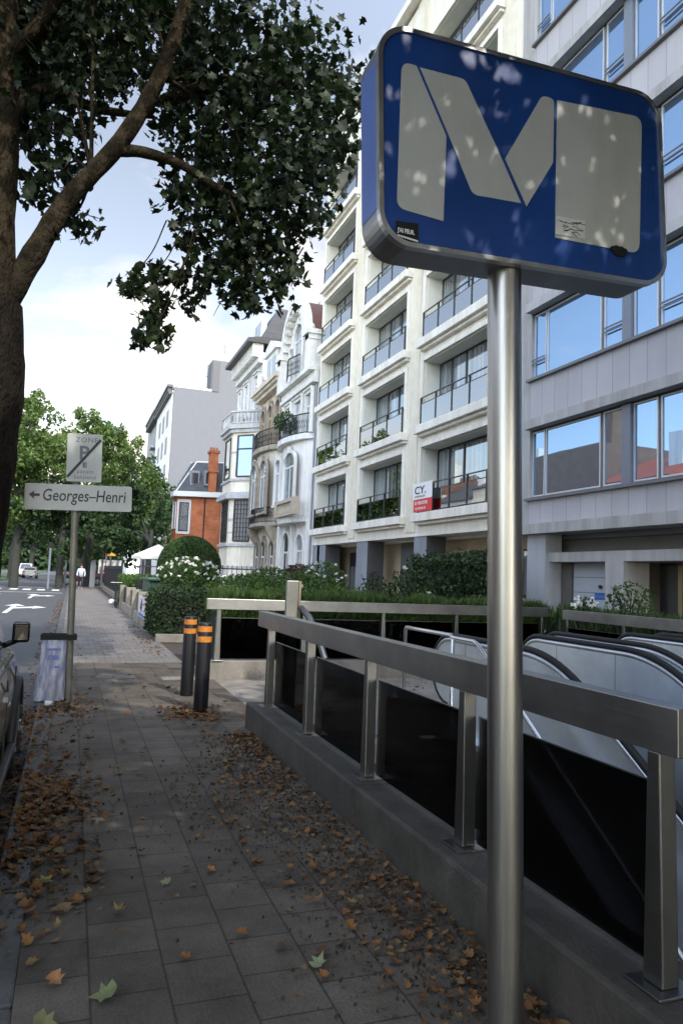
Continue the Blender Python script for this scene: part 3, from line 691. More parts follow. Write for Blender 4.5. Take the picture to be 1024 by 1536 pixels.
# estate agent board
t = thing('agent_sign', 'white and red estate agent board on the first floor balcony', 'sign', (10.72, 21.8, 3.8))
MB().box(10.70, 10.72, 21.08, 22.5, 4.28, 4.82).build('white_board', M_WH if False else pbr('board_white', (.75,.75,.75), .5, var=.03), t)
MB().box(10.70, 10.72, 21.08, 22.4, 3.86, 4.278).build('red_board', pbr('board_red', (.62,.03,.03), .5, var=.05), t)
text_mesh('board_letters', 'CY.', .36, M_INK, (10.695, 22.35, 4.46), FACE_X, t, sx=1.6, offset=.006)
text_mesh('board_letters', 'IMMOBILIER', .09, M_INK, (10.695, 22.3, 4.34), FACE_X, t, sx=1.6)
text_mesh('board_letters', 'À VENDRE', .15, pbr('board_letter_white', (.8,.7,.7), .5), (10.695, 22.3, 4.1), FACE_X, t, sx=1.35, offset=.004)
text_mesh('board_letters', '02 735 00 35', .11, MATS['board_letter_white'], (10.695, 22.25, 3.93), FACE_X, t, sx=1.3, offset=.002)

# ---- grey panel building
def panel_mat(name, col, joint, step, off, axis='Y'):
    m, nt, out = nodes_of(name)
    geo = N(nt, 'ShaderNodeNewGeometry'); sp = N(nt, 'ShaderNodeSeparateXYZ'); L(nt, geo.outputs['Position'], sp.inputs[0])
    ad = N(nt, 'ShaderNodeMath', operation='ADD'); ad.inputs[1].default_value = 1000*step - off; L(nt, sp.outputs[axis], ad.inputs[0])
    dv = N(nt, 'ShaderNodeMath', operation='DIVIDE'); dv.inputs[1].default_value = step; L(nt, ad.outputs[0], dv.inputs[0])
    frc = N(nt, 'ShaderNodeMath', operation='FRACT'); L(nt, dv.outputs[0], frc.inputs[0])
    fl = N(nt, 'ShaderNodeMath', operation='FLOOR'); L(nt, dv.outputs[0], fl.inputs[0])
    lt = N(nt, 'ShaderNodeMath', operation='LESS_THAN'); lt.inputs[1].default_value = .028; L(nt, frc.outputs[0], lt.inputs[0])
    wn = N(nt, 'ShaderNodeTexWhiteNoise'); wn.noise_dimensions = '2D'
    zf = N(nt, 'ShaderNodeMath', operation='FLOOR'); L(nt, sp.outputs[2], zf.inputs[0]); cb = N(nt, 'ShaderNodeCombineXYZ'); L(nt, fl.outputs[0], cb.inputs[0])
    L(nt, cb.outputs[0], wn.inputs['Vector'])
    nz = N(nt, 'ShaderNodeTexNoise', Scale=1.4, Detail=7.0, Roughness=.7); mp = N(nt, 'ShaderNodeMapping'); mp.inputs['Scale'].default_value = (2,2,.5); L(nt, geo.outputs['Position'], mp.inputs[0]); L(nt, mp.outputs[0], nz.inputs['Vector'])
    ma = N(nt, 'ShaderNodeMath', operation='MULTIPLY_ADD'); ma.inputs[1].default_value = .10; ma.inputs[2].default_value = .82; L(nt, wn.outputs[0], ma.inputs[0])
    m2 = N(nt, 'ShaderNodeMath', operation='MULTIPLY_ADD'); m2.inputs[1].default_value = .26; L(nt, nz.outputs[0], m2.inputs[0]); L(nt, ma.outputs[0], m2.inputs[2])
    vm = N(nt, 'ShaderNodeVectorMath', operation='SCALE'); vm.inputs[0].default_value = col; L(nt, m2.outputs[0], vm.inputs['Scale'])
    mx = N(nt, 'ShaderNodeMix', data_type='RGBA'); L(nt, lt.outputs[0], mx.inputs[0]); L(nt, vm.outputs[0], mx.inputs[6]); mx.inputs[7].default_value = c4(joint)
    b_ = N(nt, 'ShaderNodeBsdfPrincipled', Roughness=.7); L(nt, mx.outputs[2], b_.inputs['Base Color'])
    L(nt, b_.outputs[0], out.inputs[0]); MATS[name] = m
    return m
M_GPAN = panel_mat('grey_panels', (.40, .385, .405), (.2, .19, .2), .62*S, 18.48*S)
M_GLED = pbr('grey_ledge', (.41, .40, .40), .7, var=.07, scale=2, streak=.3)
M_GPIER = pbr('blue_grey_pier', (.15, .17, .21), .4, var=.06)
M_GFRAME = pbr('grey_window_frame', (.12, .125, .14), .4, var=.1)
M_ALU = pbr('pale_aluminium', (.52, .53, .55), .35, metal=.3, var=.06)
M_SKYTGL = mirror_glass('sky_tint_glass', (.05, .07, .11), (.46, .70, 1.0), .42, wav=.03)  # blue of the reflected sky put into the glass tint
g = thing('apartment_building', 'grey panelled apartment building with long bands of reflecting windows tinted sky blue', 'building', (FX, 10, 0))
YE, YN = fy(19.9), fy(19.12)
TOPG = fz(3.42 + 3.72 * 7)
bk = MB(); bk.box(FX + .5, FX + 9, -22, YE, fz(3.12), TOPG); bk.box(FX + 3.4, FX + 9, -22, YE, 0, fz(3.12)); bk.box(FX + .76, FX + 3.4, 15.2, YE, 0, fz(3.12)); bk.box(FX + .03, FX + .5, YN, YE, fz(3.3), TOPG); bk.build('wall', M_GLED, g)
for k in range(7):
    o_ = 3.72 * k
    if k: o_ = 3.72 * k
    zb, zp = fz(3.42 + o_), fz(4.13 + o_)
    if k > 0: zb = fz(6.62 + 3.72*(k-1) + (.0))
    MB().box(FX + .004, FX + .5, -22, YN, zb, fz(4.13 + o_) if k else zp).build('panel_band', M_GPAN, g)
    MB().box(FX - .10, FX + .5, -22, YN + .06, fz(4.13 + o_), fz(4.21 + o_)).build('sill', M_GFRAME, g)
    zw0, zw1 = fz(4.21 + o_), fz(6.28 + o_)
    MB().box(FX - .16, FX + .5, -22, YN + .02, zw1 + .05, fz(6.62 + o_)).build('ledge', M_GLED, g)
    MB().box(FX + .1, FX + .5, -22, YN, zw1, zw1 + .05).build('shadow_gap', M_BFRAME, g)
    MB().box(FX + .12, FX + .18, -22, YN, zw0, zw0 + .05).build('lower_frame', M_GFRAME, g)
    # one bay repeats: narrow, wide, narrow, pier, narrow, narrow, wide, narrow, pier
    segs = [(19.10, 18.47, 'w'), (18.43, 15.98, 'w'), (15.86, 15.10, 'o'), (15.08, 14.76, 'p'), (14.74, 13.90, 'w'), (13.80, 12.98, 'o'), (12.90, 10.5, 'w'), (10.4, 9.7, 'o'), (9.68, 9.36, 'p'), (9.3, 8.5, 'w'), (8.4, 6.0, 'w'), (5.9, 5.2, 'o'), (5.1, 4.8, 'p'), (4.7, 3.9, 'w'), (3.8, 1.2, 'w'), (1.1, -1.5, 'w'), (-1.6, -4, 'w'), (-4.1, -6.6, 'w'), (-6.7, -12, 'w'), (-12.1, -18, 'w'), (-18.1, -26, 'w')]
    for y1, y0, kind in segs:
        Y0, Y1 = fy(y0), fy(y1)
        if kind == 'p': MB().box(FX + .03, FX + .3, Y0, Y1, zw0, zw1).build('pier', M_GPIER, g); continue
        f = MB(); q = .035
        tilt = (k == 0 and y1 == 19.10)
        for A_, B_ in (((Y0, Y0 + q), (zw0 + .05, zw1)), ((Y1 - q, Y1), (zw0 + .05, zw1)), ((Y0 + q, Y1 - q), (zw0 + .05, zw0 + .05 + q)), ((Y0 + q, Y1 - q), (zw1 - q, zw1))):
            f.box(FX + .10, FX + .16, A_[0], A_[1], B_[0], B_[1])
        wn_ = f.build('window', M_ALU, g)
        MB().box(FX + .125, FX + .145, Y0 + q, Y1 - q, zw0 + .08, zw1 - q).build('pane', M_SKYTGL, wn_)
        MB().box(FX + .13, FX + .3, Y0 - .06, Y0 - .001, zw0, zw1).build('mullion', M_GFRAME, g)
        if kind == 'o' or (kind == 'w' and y1 in (19.10, 13.80) and k):
            gb = MB()
            for z in (.42, .52): gb.box(FX + .04, FX + .065, Y0, Y1, zw0 + z, zw0 + z + .03)
            if k: gb.build('guard_bar', M_GFRAME, g)
# recessed ground floor
MB().box(FX - .2, FX + 3.6, -22, YE + .05, fz(3.1), fz(3.40)).build('entrance_beam', M_GLED, g)
MB().box(FX + .02, FX + .5, 15.42, 16.2, 0, fz(3.1)).build('corner_column', pbr('pale_stone', (.40, .42, .46), .6, var=.06, streak=.2), g)
MB().box(FX + .55, FX + .75, -22, 16.2, 2.75, fz(3.1)).build('upper_recess', M_GFRAME, g)
MB().box(FX + .12, FX + .9, -22, 15.42, 2.17, 2.40).build('garage_lintel', M_GLED, g)
MB().box(FX + .7, FX + .78, -22, 16.0, 2.4, fz(3.1)).build('fascia', pbr('fascia_dark', (.13,.125,.12), .7, var=.1), g)
gd = MB()
for k in range(6): gd.box(FX + .55, FX + .6, 13.35, 15.0, .02 + k*.36, .02 + k*.36 + .35)
gdo = gd.build('garage_door', pbr('garage_white', (.42, .45, .50), .5, var=.04), g)
MB().box(FX + .545, FX + .55, 13.75, 14.22, 1.30, 1.45).build('garage_sign', pbr('sign_royal', (.03,.12,.5), .5), gdo)
text_mesh('garage_sign_text', 'GARAGE', .075, M_WH, (FX + .54, 14.19, 1.345), FACE_X, gdo, sx=1.3)
MB().tube([(FX + .5, 14.0, 1.6), (FX + .55, 14.0, 1.6)], .045, 12).build('lock', M_BFRAME, gdo)
MB().box(FX + .1, FX + .8, 12.75, 13.33, 0, 2.17).build('garage_pillar', M_GLED, g); MB().box(FX + .5, FX + .8, 15.02, 15.4, 0, 2.17).build('garage_jamb', pbr('jamb_dark', (.12,.11,.10), .7), g)
ed = MB()
for yy in (12.1, 11.62, 11.1, 10.2, 9.2): ed.box(FX + 1.0, FX + 1.08, yy - .05, yy + .05, 0, 2.17)
ed.box(FX + 1.0, FX + 1.08, 8, 12.1, 2.1, 2.168)
eo = ed.build('entrance_door', pbr('bronze_frame', (.32, .27, .15), .4, metal=.4), g)
MB().box(FX + 1.05, FX + 1.07, 8, 12.7, 0, 2.1).build('pane', mirror_glass('door_glass', (.02,.02,.02), (.5,.5,.5), .12), eo)

# ---- old town houses
M_WHT = pbr('white_stucco', (.76, .75, .72), .8, var=.06, scale=2, dirt=.12, streak=.2)
M_WHT2 = pbr('white_moulding', (.74, .74, .72), .8, var=.08, scale=5, streak=.28)
M_STONE = pbr('warm_stone', (.66, .60, .50), .85, var=.12, scale=2, streak=.4)
M_STONED = pbr('weathered_stone', (.36,.32,.26), .85, var=.25, scale=3, streak=.4)
M_CRM = pbr('pale_cream_stone', (.80, .75, .63), .8, var=.06, scale=2, dirt=.1, streak=.25)
M_BAND = pbr('bluestone_band', (.45,.46,.47), .7, var=.15, scale=5, streak=.2)
M_COPPER = pbr('brown_roof_sheet', (.13, .055, .04), .6, var=.15, scale=4)
M_TILE = brick_mat('roof_tiles', (.15, .085, .06), (.11, .065, .05), (.05, .03, .025), .28, .16, .012, 'YZ', .5, .8, .5)
M_SLATE = brick_mat('slates', (.085, .09, .10), (.07, .075, .085), (.035, .035, .04), .3, .14, .008, 'YZ', .5, .6, .4)
M_WG = mirror_glass('old_window', (.10, .11, .12), (.75, .82, .9), .22, curt=(.36, .37, .38))
M_WF = pbr('white_joinery', (.62, .62, .60), .6, var=.04)
M_IRON = pbr('wrought_iron', (.02, .02, .022), .5, var=.2)
def archpts(y0, y1, z0, z1, n=10, flat=1.0):
    r = (y1 - y0) / 2; cy = (y0 + y1) / 2; zs = z1 - r * flat
    return [(y0, z0), (y1, z0), (y1, zs)] + [(cy + r*math.cos(PI*k/n), zs + r*flat*math.sin(PI*k/n)) for k in range(1, n)] + [(y0, zs)]
def fwin(par, y0, y1, z0, z1, arch=False, x=FX, sur=.16, frame=None, surm=None, pane=None, flat=.6, mull=True, hood=True):
    """a window on the street front: a moulded surround standing proud, joinery set back, a pane behind"""
    P = archpts if arch else (lambda a, b_, c, d, n=0, flat=0: [(a, c), (b_, c), (b_, d), (a, d)])
    o1 = P(y0 - sur, y1 + sur, z0, z1 + sur, flat=flat); i1 = P(y0, y1, z0, z1, flat=flat); n = len(o1)
    s = MB(); vs = []
    for X in (x - .14, x): vs += [(X, a, b_) for a, b_ in o1] + [(X, a, b_) for a, b_ in i1]
    fs = []
    for k in range(n):
        k2 = (k+1) % n; fs += [(k, k2, n+k2, n+k), (k, 2*n+k, 2*n+k2, k2), (n+k, n+k2, 3*n+k2, 3*n+k)]
    s.add(vs, fs)
    s.box(x - .2, x, y0 - sur - .05, y1 + sur + .05, z0 - .12, z0)
    if hood and not arch: s.box(x - .24, x, y0 - sur - .08, y1 + sur + .08, z1 + sur, z1 + sur + .1)
    if hood and arch: s.box(x - .2, x, (y0+y1)/2 - .12, (y0+y1)/2 + .12, z1 - .02, z1 + sur + .16)
    s.build('window_surround', surm or M_WHT2, par)
    f = MB(); X = x - .035; t_ = .06
    f.box(X, x - .01, y0, y0 + t_, z0, z1 - (.25 if arch else 0)); f.box(X, x - .01, y1 - t_, y1, z0, z1 - (.25 if arch else 0))
    zt = z0 + (z1 - z0) * .70
    f.box(X - .01, x - .01, y0, y1, zt - .05, zt + .05)
    if mull: f.box(X, x - .01, (y0+y1)/2 - .04, (y0+y1)/2 + .04, z0, zt)
    f.box(X, x - .01, y0, y1, z0, z0 + t_)
    w = f.build('window', frame or M_WF, par)
    MB().prism(i1, 0, x - .012, x - .004).build('pane', pane or M_WG, w)
def iron_rail(par, pts, z0, z1, name='balcony_railing', step=.13, mat=None):
    m_ = MB(); m_.tube([(x, y, z1) for x, y in pts], .035, 6); m_.tube([(x, y, z0 + .06) for x, y in pts], .025, 6)
    for (xa, ya), (xb, yb) in zip(pts[:-1], pts[1:]):
        d = math.hypot(xb - xa, yb - ya); n = max(1, int(d / step))
        for k in range(n + 1):
            u = k / n; m_.bar((xa + (xb-xa)*u, ya + (yb-ya)*u, z0), (xa + (xb-xa)*u, ya + (yb-ya)*u, z1), .022, .022, (1,0,0))
            if k < n:
                u2 = (k + .5) / n; cx, cy = xa + (xb-xa)*u2, ya + (yb-ya)*u2
                m_.bar((cx, cy, z0 + .3), (xa + (xb-xa)*(k+1)/n, ya + (yb-ya)*(k+1)/n, z0 + .5), .02, .02, (1,0,0)); m_.bar((cx, cy, z0 + .7*(z1-z0)), (xa + (xb-xa)*k/n, ya + (yb-ya)*k/n, z0 + .45), .02, .02, (1,0,0))
    return m_.build(name, mat or M_IRON, par)
def bow(y0, y1, d, n=10, x=FX):
    return [(x - d * math.sin(PI * k / n) ** .6, y0 + (y1 - y0) * k / n) for k in range(n + 1)]

# white house with the curved dormer
h = thing('town_house', 'white ornate town house with tall arched dormer and brown roof, by the cream apartments', 'house', (FX, 37.5, 0))
MB().box(FX, FX + 8, 34.4, 40.5, 0, 12.0).build('wall', M_WHT, h)
by = bow(34.7, 40.3, .75)
MB().prism([(FX + .01, by[0][1])] + by + [(FX + .01, by[-1][1])], 2, 4.3, 4.62).build('balcony_slab', M_WHT2, h, bevel=.03)
MB().prism([(FX + .01, by[0][1])] + [(x + .12, y) for x, y in by] + [(FX + .01, by[-1][1])], 2, 4.62, 8.5).build('bay', M_WHT, h)
b2_ = bow(34.6, 40.4, 1.0)
MB().prism([(FX + .01, b2_[0][1])] + b2_ + [(FX + .01, b2_[-1][1])], 2, 8.5, 8.78).build('balcony_slab', M_WHT2, h, bevel=.03)
iron_rail(h, [(x + .06, y) for x, y in b2_], 8.78, 9.8)
# stone balustrade of the first floor
bl = MB(); bl.box(FX - .95, FX - .7, 34.9, 38.1, 5.3, 5.46); bl.box(FX - .95, FX - .7, 34.9, 38.1, 4.62, 4.7)
for k in range(12): bl.tube([(FX - .82, 35.15 + k*.26, 4.7), (FX - .82, 35.15 + k*.26, 4.85), (FX - .82, 35.15 + k*.26, 5.0), (FX - .82, 35.15 + k*.26, 5.3)], [.05, .09, .06, .04], 8)
for yy in (34.9, 38.1): bl.box(FX - 1.0, FX - .68, yy - .14, yy + .14, 4.62, 5.5)
bl.build('stone_balustrade', pbr('stone_balusters', (.42, .36, .28), .8, var=.15), h)
iron_rail(h, [(FX - .85, 38.3), (FX - .6, 39.7)], 4.7, 5.4)
fwin(h, 35.7, 37.7, 5.5, 7.95, True, x=FX - .62); fwin(h, 38.5, 39.5, 5.4, 7.9, True, x=FX - .60)
fwin(h, 35.6, 36.9, .9, 3.7, True, flat=1.0); fwin(h, 38.2, 39.4, .3, 3.9, True, flat=1.0, pane=mirror_glass('dark_door', (.01,.01,.01), (.3,.3,.3), .05))
for yy in (34.75, 37.5, 40.1): MB().box(FX - .22, FX, yy - .2, yy + .2, 0, 4.3).build('pilaster', M_WHT2, h)
fwin(h, 36.9, 38.3, 8.85, 11.0, False); fwin(h, 35.2, 36.2, 8.85, 11.0, False); fwin(h, 39.0, 39.9, 8.85, 11.0)
for yy in (34.8, 36.55, 38.65, 40.2):
    MB().tube([(FX - .16, yy, 8.8), (FX - .16, yy, 11.0), (FX - .16, yy, 11.15)], [.15, .13, .2], 10).build('column', M_WHT2, h)
c_ = MB(); c_.box(FX - .35, FX + .1, 34.4, 40.6, 11.3, 11.5); c_.box(FX - .55, FX + .1, 34.4, 40.7, 11.9, 12.12); c_.box(FX - .25, FX + .1, 34.4, 40.6, 11.5, 11.9)
c_.build('cornice', M_WHT2, h, bevel=.02)
# gable: giant arched moulding, deep, with dentils, barrel roof behind
GY, GR, GZ = 38.3, 2.3, 14.2
gp = [(GY + GR, 12.12)] + [(GY + GR*math.cos(PI*k/24), GZ + GR*1.12*math.sin(PI*k/24)) for k in range(25)] + [(GY - GR, 12.12)]
gi = [(GY + (GR-.38), 12.12)] + [(GY + (GR-.38)*math.cos(PI*k/24), GZ + (GR-.38)*1.12*math.sin(PI*k/24)) for k in range(25)] + [(GY - (GR-.38), 12.12)]
a_ = MB(); n = len(gp); vs = []
for X in (FX - .45, FX + .05): vs += [(X, y, z) for y, z in gp] + [(X, y, z) for y, z in gi]
fs = []
for k in range(n-1): fs += [(k, k+1, n+k+1, n+k), (2*n+k, 2*n+k+1, k+1, k), (n+k, n+k+1, 3*n+k+1, 3*n+k), (2*n+k, 3*n+k, 3*n+k+1, 2*n+k+1)]
a_.add(vs, fs)
for k in range(1, 24, 2):
    a = PI*k/24; r1 = GR - .38; cy_, cz_ = GY + (r1-.12)*math.cos(a), GZ + (r1-.12)*1.12*math.sin(a); a_.bar((FX - .4, cy_, cz_), (FX + .1, cy_, cz_), .22, .22, (0, math.cos(a), math.sin(a)))
a_.build('dormer_arch', M_WHT2, h)
MB().prism(gi, 0, FX - .02, FX + .06).build('dormer_wall', M_WHT, h)
MB().prism([(GY + (y-GY)*.97, GZ + (z-GZ)*.97) if z > 12.2 else (GY + (y-GY)*.97, z) for y, z in gp], 0, FX + .05, FX + 5).build('barrel_roof', M_COPPER, h)
fwin(h, 37.2, 38.8, 12.4, 15.4, True, x=FX - .04, flat=1.0)
fwin(h, 39.0, 39.7, 12.4, 14.4, True, x=FX - .04, flat=1.0, hood=False); fwin(h, 36.3, 37.0, 12.4, 14.4, True, x=FX - .04, flat=1.0, hood=False)
for yy in (35.2, 40.56):
    q_ = MB(); q_.box(FX - .5, FX + .6, yy - .28, yy + .28, 12.12, 13.9); q_.box(FX - .62, FX + .7, yy - .45, yy + .45, 13.9, 14.15); q_.box(FX - .5, FX + .6, yy - .35, yy + .35, 13.65, 13.9)
    q_.sphere((FX - .3, yy, 14.35), .22, 8, 6); q_.build('dormer_pier', M_WHT2, h)
iron_rail(h, [(FX - .6, 36.0), (FX - .85, 37.2), (FX - .6, 38.4)], 12.12, 13.1)
MB().box(FX + .5, FX + 8, 34.4, 40.5, 12.0, 12.6).build('roof', M_COPPER, h)
dp = MB().tube([(FX - .06, 34.55, 11.8), (FX - .06, 34.55, 0)], .055, 8).build('drainpipe', M_GCOL, h)
iron_rail(h, [(FX - 1.6, 34.6), (FX - 1.6, 40.4)], 0.3, 1.5, 'front_railing', .25)
# pot plant on its balcony
def leafmass(name, c, r, n, size, mat, parent=None, scl=(1,1,1), seed=1, shell=.5, quad=True):
    rr = random.Random(seed); mb = MB()
    for _ in range(n):
        while True:
            v = Vector((rr.uniform(-1,1), rr.uniform(-1,1), rr.uniform(-1,1)))
            if .02 < v.length <= 1: break
        if rr.random() < shell: v = v.normalized() * rr.uniform(.8, 1.06)
        p = Vector((c[0] + v.x*r*scl[0], c[1] + v.y*r*scl[1], c[2] + v.z*r*scl[2]))
        leafquad(mb, p, size * rr.uniform(.6, 1.4), rr)
    return mb.build(name, mat, parent, fixn=False)
def leafquad(mb, p, s, rr):
    a = Vector((rr.gauss(0,1), rr.gauss(0,1), rr.gauss(0,1))).normalized(); b_ = a.orthogonal().normalized(); c = a.cross(b_)
    th = rr.random()*2*PI; u = b_*math.cos(th) + c*math.sin(th); v = a.cross(u)
    mb.add([p - u*s*.5, p + v*s*.3 + a*s*.07, p + u*s*.55, p - v*s*.3 + a*s*.07], [(0,1,2,3)])
M_POT = leaf_mat('pot_leaves', (.02,.05,.015), (.05,.10,.03), .2)
t = thing('potted_plant', 'bushy potted plant on the iron balcony of the white town house', 'plant', (FX - .7, 37.6, 8.8))
leafmass('foliage', (FX - .75, 37.6, 9.75), .62, 500, .17, M_POT, t, seed=4); MB().tube([(FX-.75,37.6,8.8),(FX-.75,37.6,9.25)], [.18,.25], 12).build('pot', M_BAND, t)

# beige stone house
h = thing('town_house', 'beige stone town house with brown tiled roof and small curved iron balconies', 'house', (FX, 44, 0))
MB().box(FX + .02, FX + 8, 40.5, 46.8, 0, 13.1).build('wall', M_STONE, h)
by = bow(41.0, 46.4, .7)
MB().prism([(FX + .03, by[0][1])] + [(x + .1, y) for x, y in by] + [(FX + .03, by[-1][1])], 2, 4.6, 8.9).build('bay', M_STONE, h)
MB().prism([(FX + .03, by[0][1])] + [(x - .2, y) for x, y in by] + [(FX + .03, by[-1][1])], 2, 8.9, 9.2).build('balcony_slab', M_STONED, h, bevel=.04)
MB().prism([(FX + .03, by[0][1])] + [(x - .2, y) for x, y in by] + [(FX + .03, by[-1][1])], 2, 4.4, 4.62).build('balcony_slab', M_STONED, h, bevel=.04)
iron_rail(h, [(x - .12, y) for x, y in by], 9.2, 10.2); iron_rail(h, [(x - .12, y) for x, y in by], 4.62, 5.5)
for yy in (41.4, 45.9): MB().prism([(FX, 4.4), (FX - .7, 4.4), (FX - .5, 3.9), (FX, 3.2)], 1, yy - .15, yy + .15).build('bracket', M_STONED, h)
for k, yy in enumerate((41.3, 43.1, 44.9)): fwin(h, yy, yy + 1.15, 9.4, 12.0, True, x=FX - .02, flat=1.0, surm=M_STONED, frame=pbr('tan_joinery', (.42,.30,.18), .6), pane=mirror_glass('tan_window', (.16,.12,.08), (.6,.6,.6), .15))
for yy, ww in ((41.5, 1.5), (43.9, 1.5)): fwin(h, yy, yy + ww, 5.2, 8.3, True, x=FX - .63, flat=1.0, surm=M_STONED)
for yy in (41.3, 43.4, 45.0): fwin(h, yy, yy + 1.0, .4, 3.6, True, x=FX, flat=1.0, surm=M_STONED, pane=MATS['dark_door'])
c_ = MB(); c_.box(FX - .7, FX + .1, 40.6, 46.9, 13.1, 13.4); c_.box(FX - .4, FX + .1, 40.6, 46.8, 12.7, 13.1)
for k in range(22): c_.box(FX - .6, FX, 40.75 + k*.28, 40.87 + k*.28, 12.9, 13.1)
c_.build('cornice', M_STONE, h)
MB().prism([(FX + .1, 13.4), (FX + 1.0, 16.3), (FX + 8, 16.3), (FX + 8, 13.4)], 1, 40.5, 46.7).build('roof', M_TILE, h)
dm = MB(); dm.box(FX - .2, FX + 1.2, 42.3, 44.9, 13.4, 15.3); dm.prism([(42.1, 15.3), (45.1, 15.3), (44.6, 15.8), (43.6, 16.1), (42.6, 15.8)], 0, FX - .35, FX + 1.3)
for yy in (41.3, 45.9): dm.tube([(FX - .3, yy, 13.4), (FX - .3, yy, 14.2), (FX - .3, yy, 14.6)], [.2, .26, .05], 8)
do_ = dm.build('dormer', M_WHT2, h)
for yy in (42.6, 43.8): MB().box(FX - .215, FX - .2, yy, yy + .8, 13.6, 15.0).build('pane', M_WG, do_)
ch = MB(); ch.box(FX + 2.0, FX + 3.2, 41.0, 43.5, 16.6, 18.2)
for k in range(5): ch.cyl(FX + 2.5, 41.3 + k*.5, 18.2, 18.7, .13, 8)
ch.build('chimney', M_BAND, h)

# pale house with the canted bay
h = thing('town_house', 'pale cream house with bay window, upper pane coloured like reflected sky and stone banding', 'house', (FX, 50, 0))
MB().box(FX + .01, FX + 9, 46.8, 54.0, 0, 16.3).build('wall', pbr('pale_blue_white', (.56,.58,.62), .8, var=.06, streak=.25), h)
BP = [(FX + .02, 46.9), (9.6, 48.3), (9.6, 51.3), (FX + .02, 52.8)]
def grow(P, d): return [(P[0][0], P[0][1] - d), (P[1][0] - d, P[1][1] - d*.4), (P[2][0] - d, P[2][1] + d*.4), (P[3][0], P[3][1] + d)]
MB().prism(BP, 2, 0, 11.4).build('bay', M_CRM, h)
bd = MB()
for z0, z1, d in ((11.2,11.5,.35),(10.95,11.2,.2),(7.7,7.85,.12),(6.75,6.95,.2),(6.5,6.75,.35),(3.35,3.55,.15),(1.9,2.05,.1)): bd.prism(grow(BP, d), 2, z0, z1)
bd.build('moulding', M_BAND, h)
b3 = MB()
for z0, z1 in ((9.55,9.7),(5.0,5.2),(4.2,4.3)): b3.prism(grow(BP, .012), 2, z0, z1)
b3.build('stone_band', M_BAND, h)
# balustrade on top of the bay
bt_ = MB(); P = grow(BP, .2); bt_.tube([(x, y, 12.35) for x, y in P], .09, 6); bt_.tube([(x, y, 11.6) for x, y in P], .07, 6)
for (xa, ya), (xb, yb) in zip(P[:-1], P[1:]):
    for k in range(9):
        u = k/8; bt_.tube([(xa+(xb-xa)*u, ya+(yb-ya)*u, 11.5), (xa+(xb-xa)*u, ya+(yb-ya)*u, 11.9), (xa+(xb-xa)*u, ya+(yb-ya)*u, 12.3)], [.05,.09,.04], 6)
bt_.build('stone_balustrade', M_BAND, h)
# windows on two faces of the bay
def facewin(par, p0, p1, u0, u1, z0, z1, pane, bars=0, vb=0, frm=None):
    d = Vector((p1[0]-p0[0], p1[1]-p0[1], 0)); ln = d.length; d.normalize(); nrm = Vector((-abs(d.y) if abs(d.y) > 1e-6 else 0, 0, 0)); nrm = Vector((d.y, -d.x, 0)); 
    if nrm.x > 0: nrm = -nrm
    def pt(u, z, o): return Vector((p0[0], p0[1], 0)) + d*(u*ln) + nrm*o + Vector((0,0,z))
    f = MB(); t_ = .09
    f.bar(pt(u0, z0, .04), pt(u0, z1, .04), t_, .08, nrm); f.bar(pt(u1, z0, .04), pt(u1, z1, .04), t_, .08, nrm)
    f.bar(pt(u0, z0, .04), pt(u1, z0, .04), .08, t_, (0,0,1)); f.bar(pt(u0, z1, .04), pt(u1, z1, .04), .08, t_, (0,0,1))
    if bars:
        for k in range(1, bars): zz = z0 + (z1-z0)*k/bars; f.bar(pt(u0, zz, .035), pt(u1, zz, .035), .04, .035, (0,0,1))
    for k in range(1, vb): uu = u0 + (u1-u0)*k/vb; f.bar(pt(uu, z0, .035), pt(uu, z1, .035), .035, .04, nrm)
    w = f.build('window', frm or M_BFRAME, par)
    pm = MB(); pm.add([pt(u0,z0,.02), pt(u1,z0,.02), pt(u1,z1,.02), pt(u0,z1,.02)], [(0,1,2,3)]); pm.build('pane', pane, w)
    return w, pt
M_SKYW = mirror_glass('sky_tint_pane', (.06,.15,.38), (.6,.75,1), .22)  # blue base colour painted in as the sky's reflection
M_LEAD = mirror_glass('leaded_window', (.10,.10,.10), (.5,.5,.5), .12, curt=(.2,.2,.2))
w, pt = facewin(h, BP[0], BP[1], .2, .8, 8.0, 10.75, M_SKYW, 0)
f = MB(); f.bar(pt(.2, 9.85, .05), pt(.8, 9.85, .05), .05, .09, (0,0,1)); f.build('transom', M_BFRAME, w)
facewin(h, BP[0], BP[1], .2, .8, 3.7, 6.4, M_LEAD, 9, 5)
facewin(h, BP[1], BP[2], .2, .8, 8.0, 10.7, M_LEAD, 0); facewin(h, BP[1], BP[2], .2, .8, 3.7, 6.4, M_LEAD, 9, 5)
fwin(h, 47.6, 48.6, 12.7, 15.0); fwin(h, 50.6, 51.6, 12.7, 15.0); fwin(h, 53.0, 53.7, 12.7, 15.0); fwin(h, 47.05, 47.4, 9, 11)
c_ = MB(); c_.box(FX - .3, FX + .05, 46.8, 54.1, 15.6, 16.0)
for k in range(18): c_.box(FX - .7, FX, 46.9 + k*.4, 47.05 + k*.4, 16.0, 16.9)
c_.build('frieze', M_WHT2, h)
MB().prism([(FX - 1.1, 16.9), (FX + 8, 16.9), (FX + 8, 17.6), (FX - .4, 17.3), (FX - 1.1, 17.15)], 1, 46.7, 54.4).build('eaves', M_BFRAME, h)
MB().prism([(FX - .2, 17.3), (FX + 1.0, 19.6), (FX + 8, 19.6), (FX + 8, 17.3)], 1, 47.2, 50.0).build('roof', M_SLATE, h)
wq = MB().box(FX - .05, FX + .3, 47.5, 49.5, 17.6, 18.9).build('dormer', M_WF, h); MB().box(FX - .07, FX - .05, 47.7, 49.3, 17.8, 18.7).build('pane', M_WG, wq)

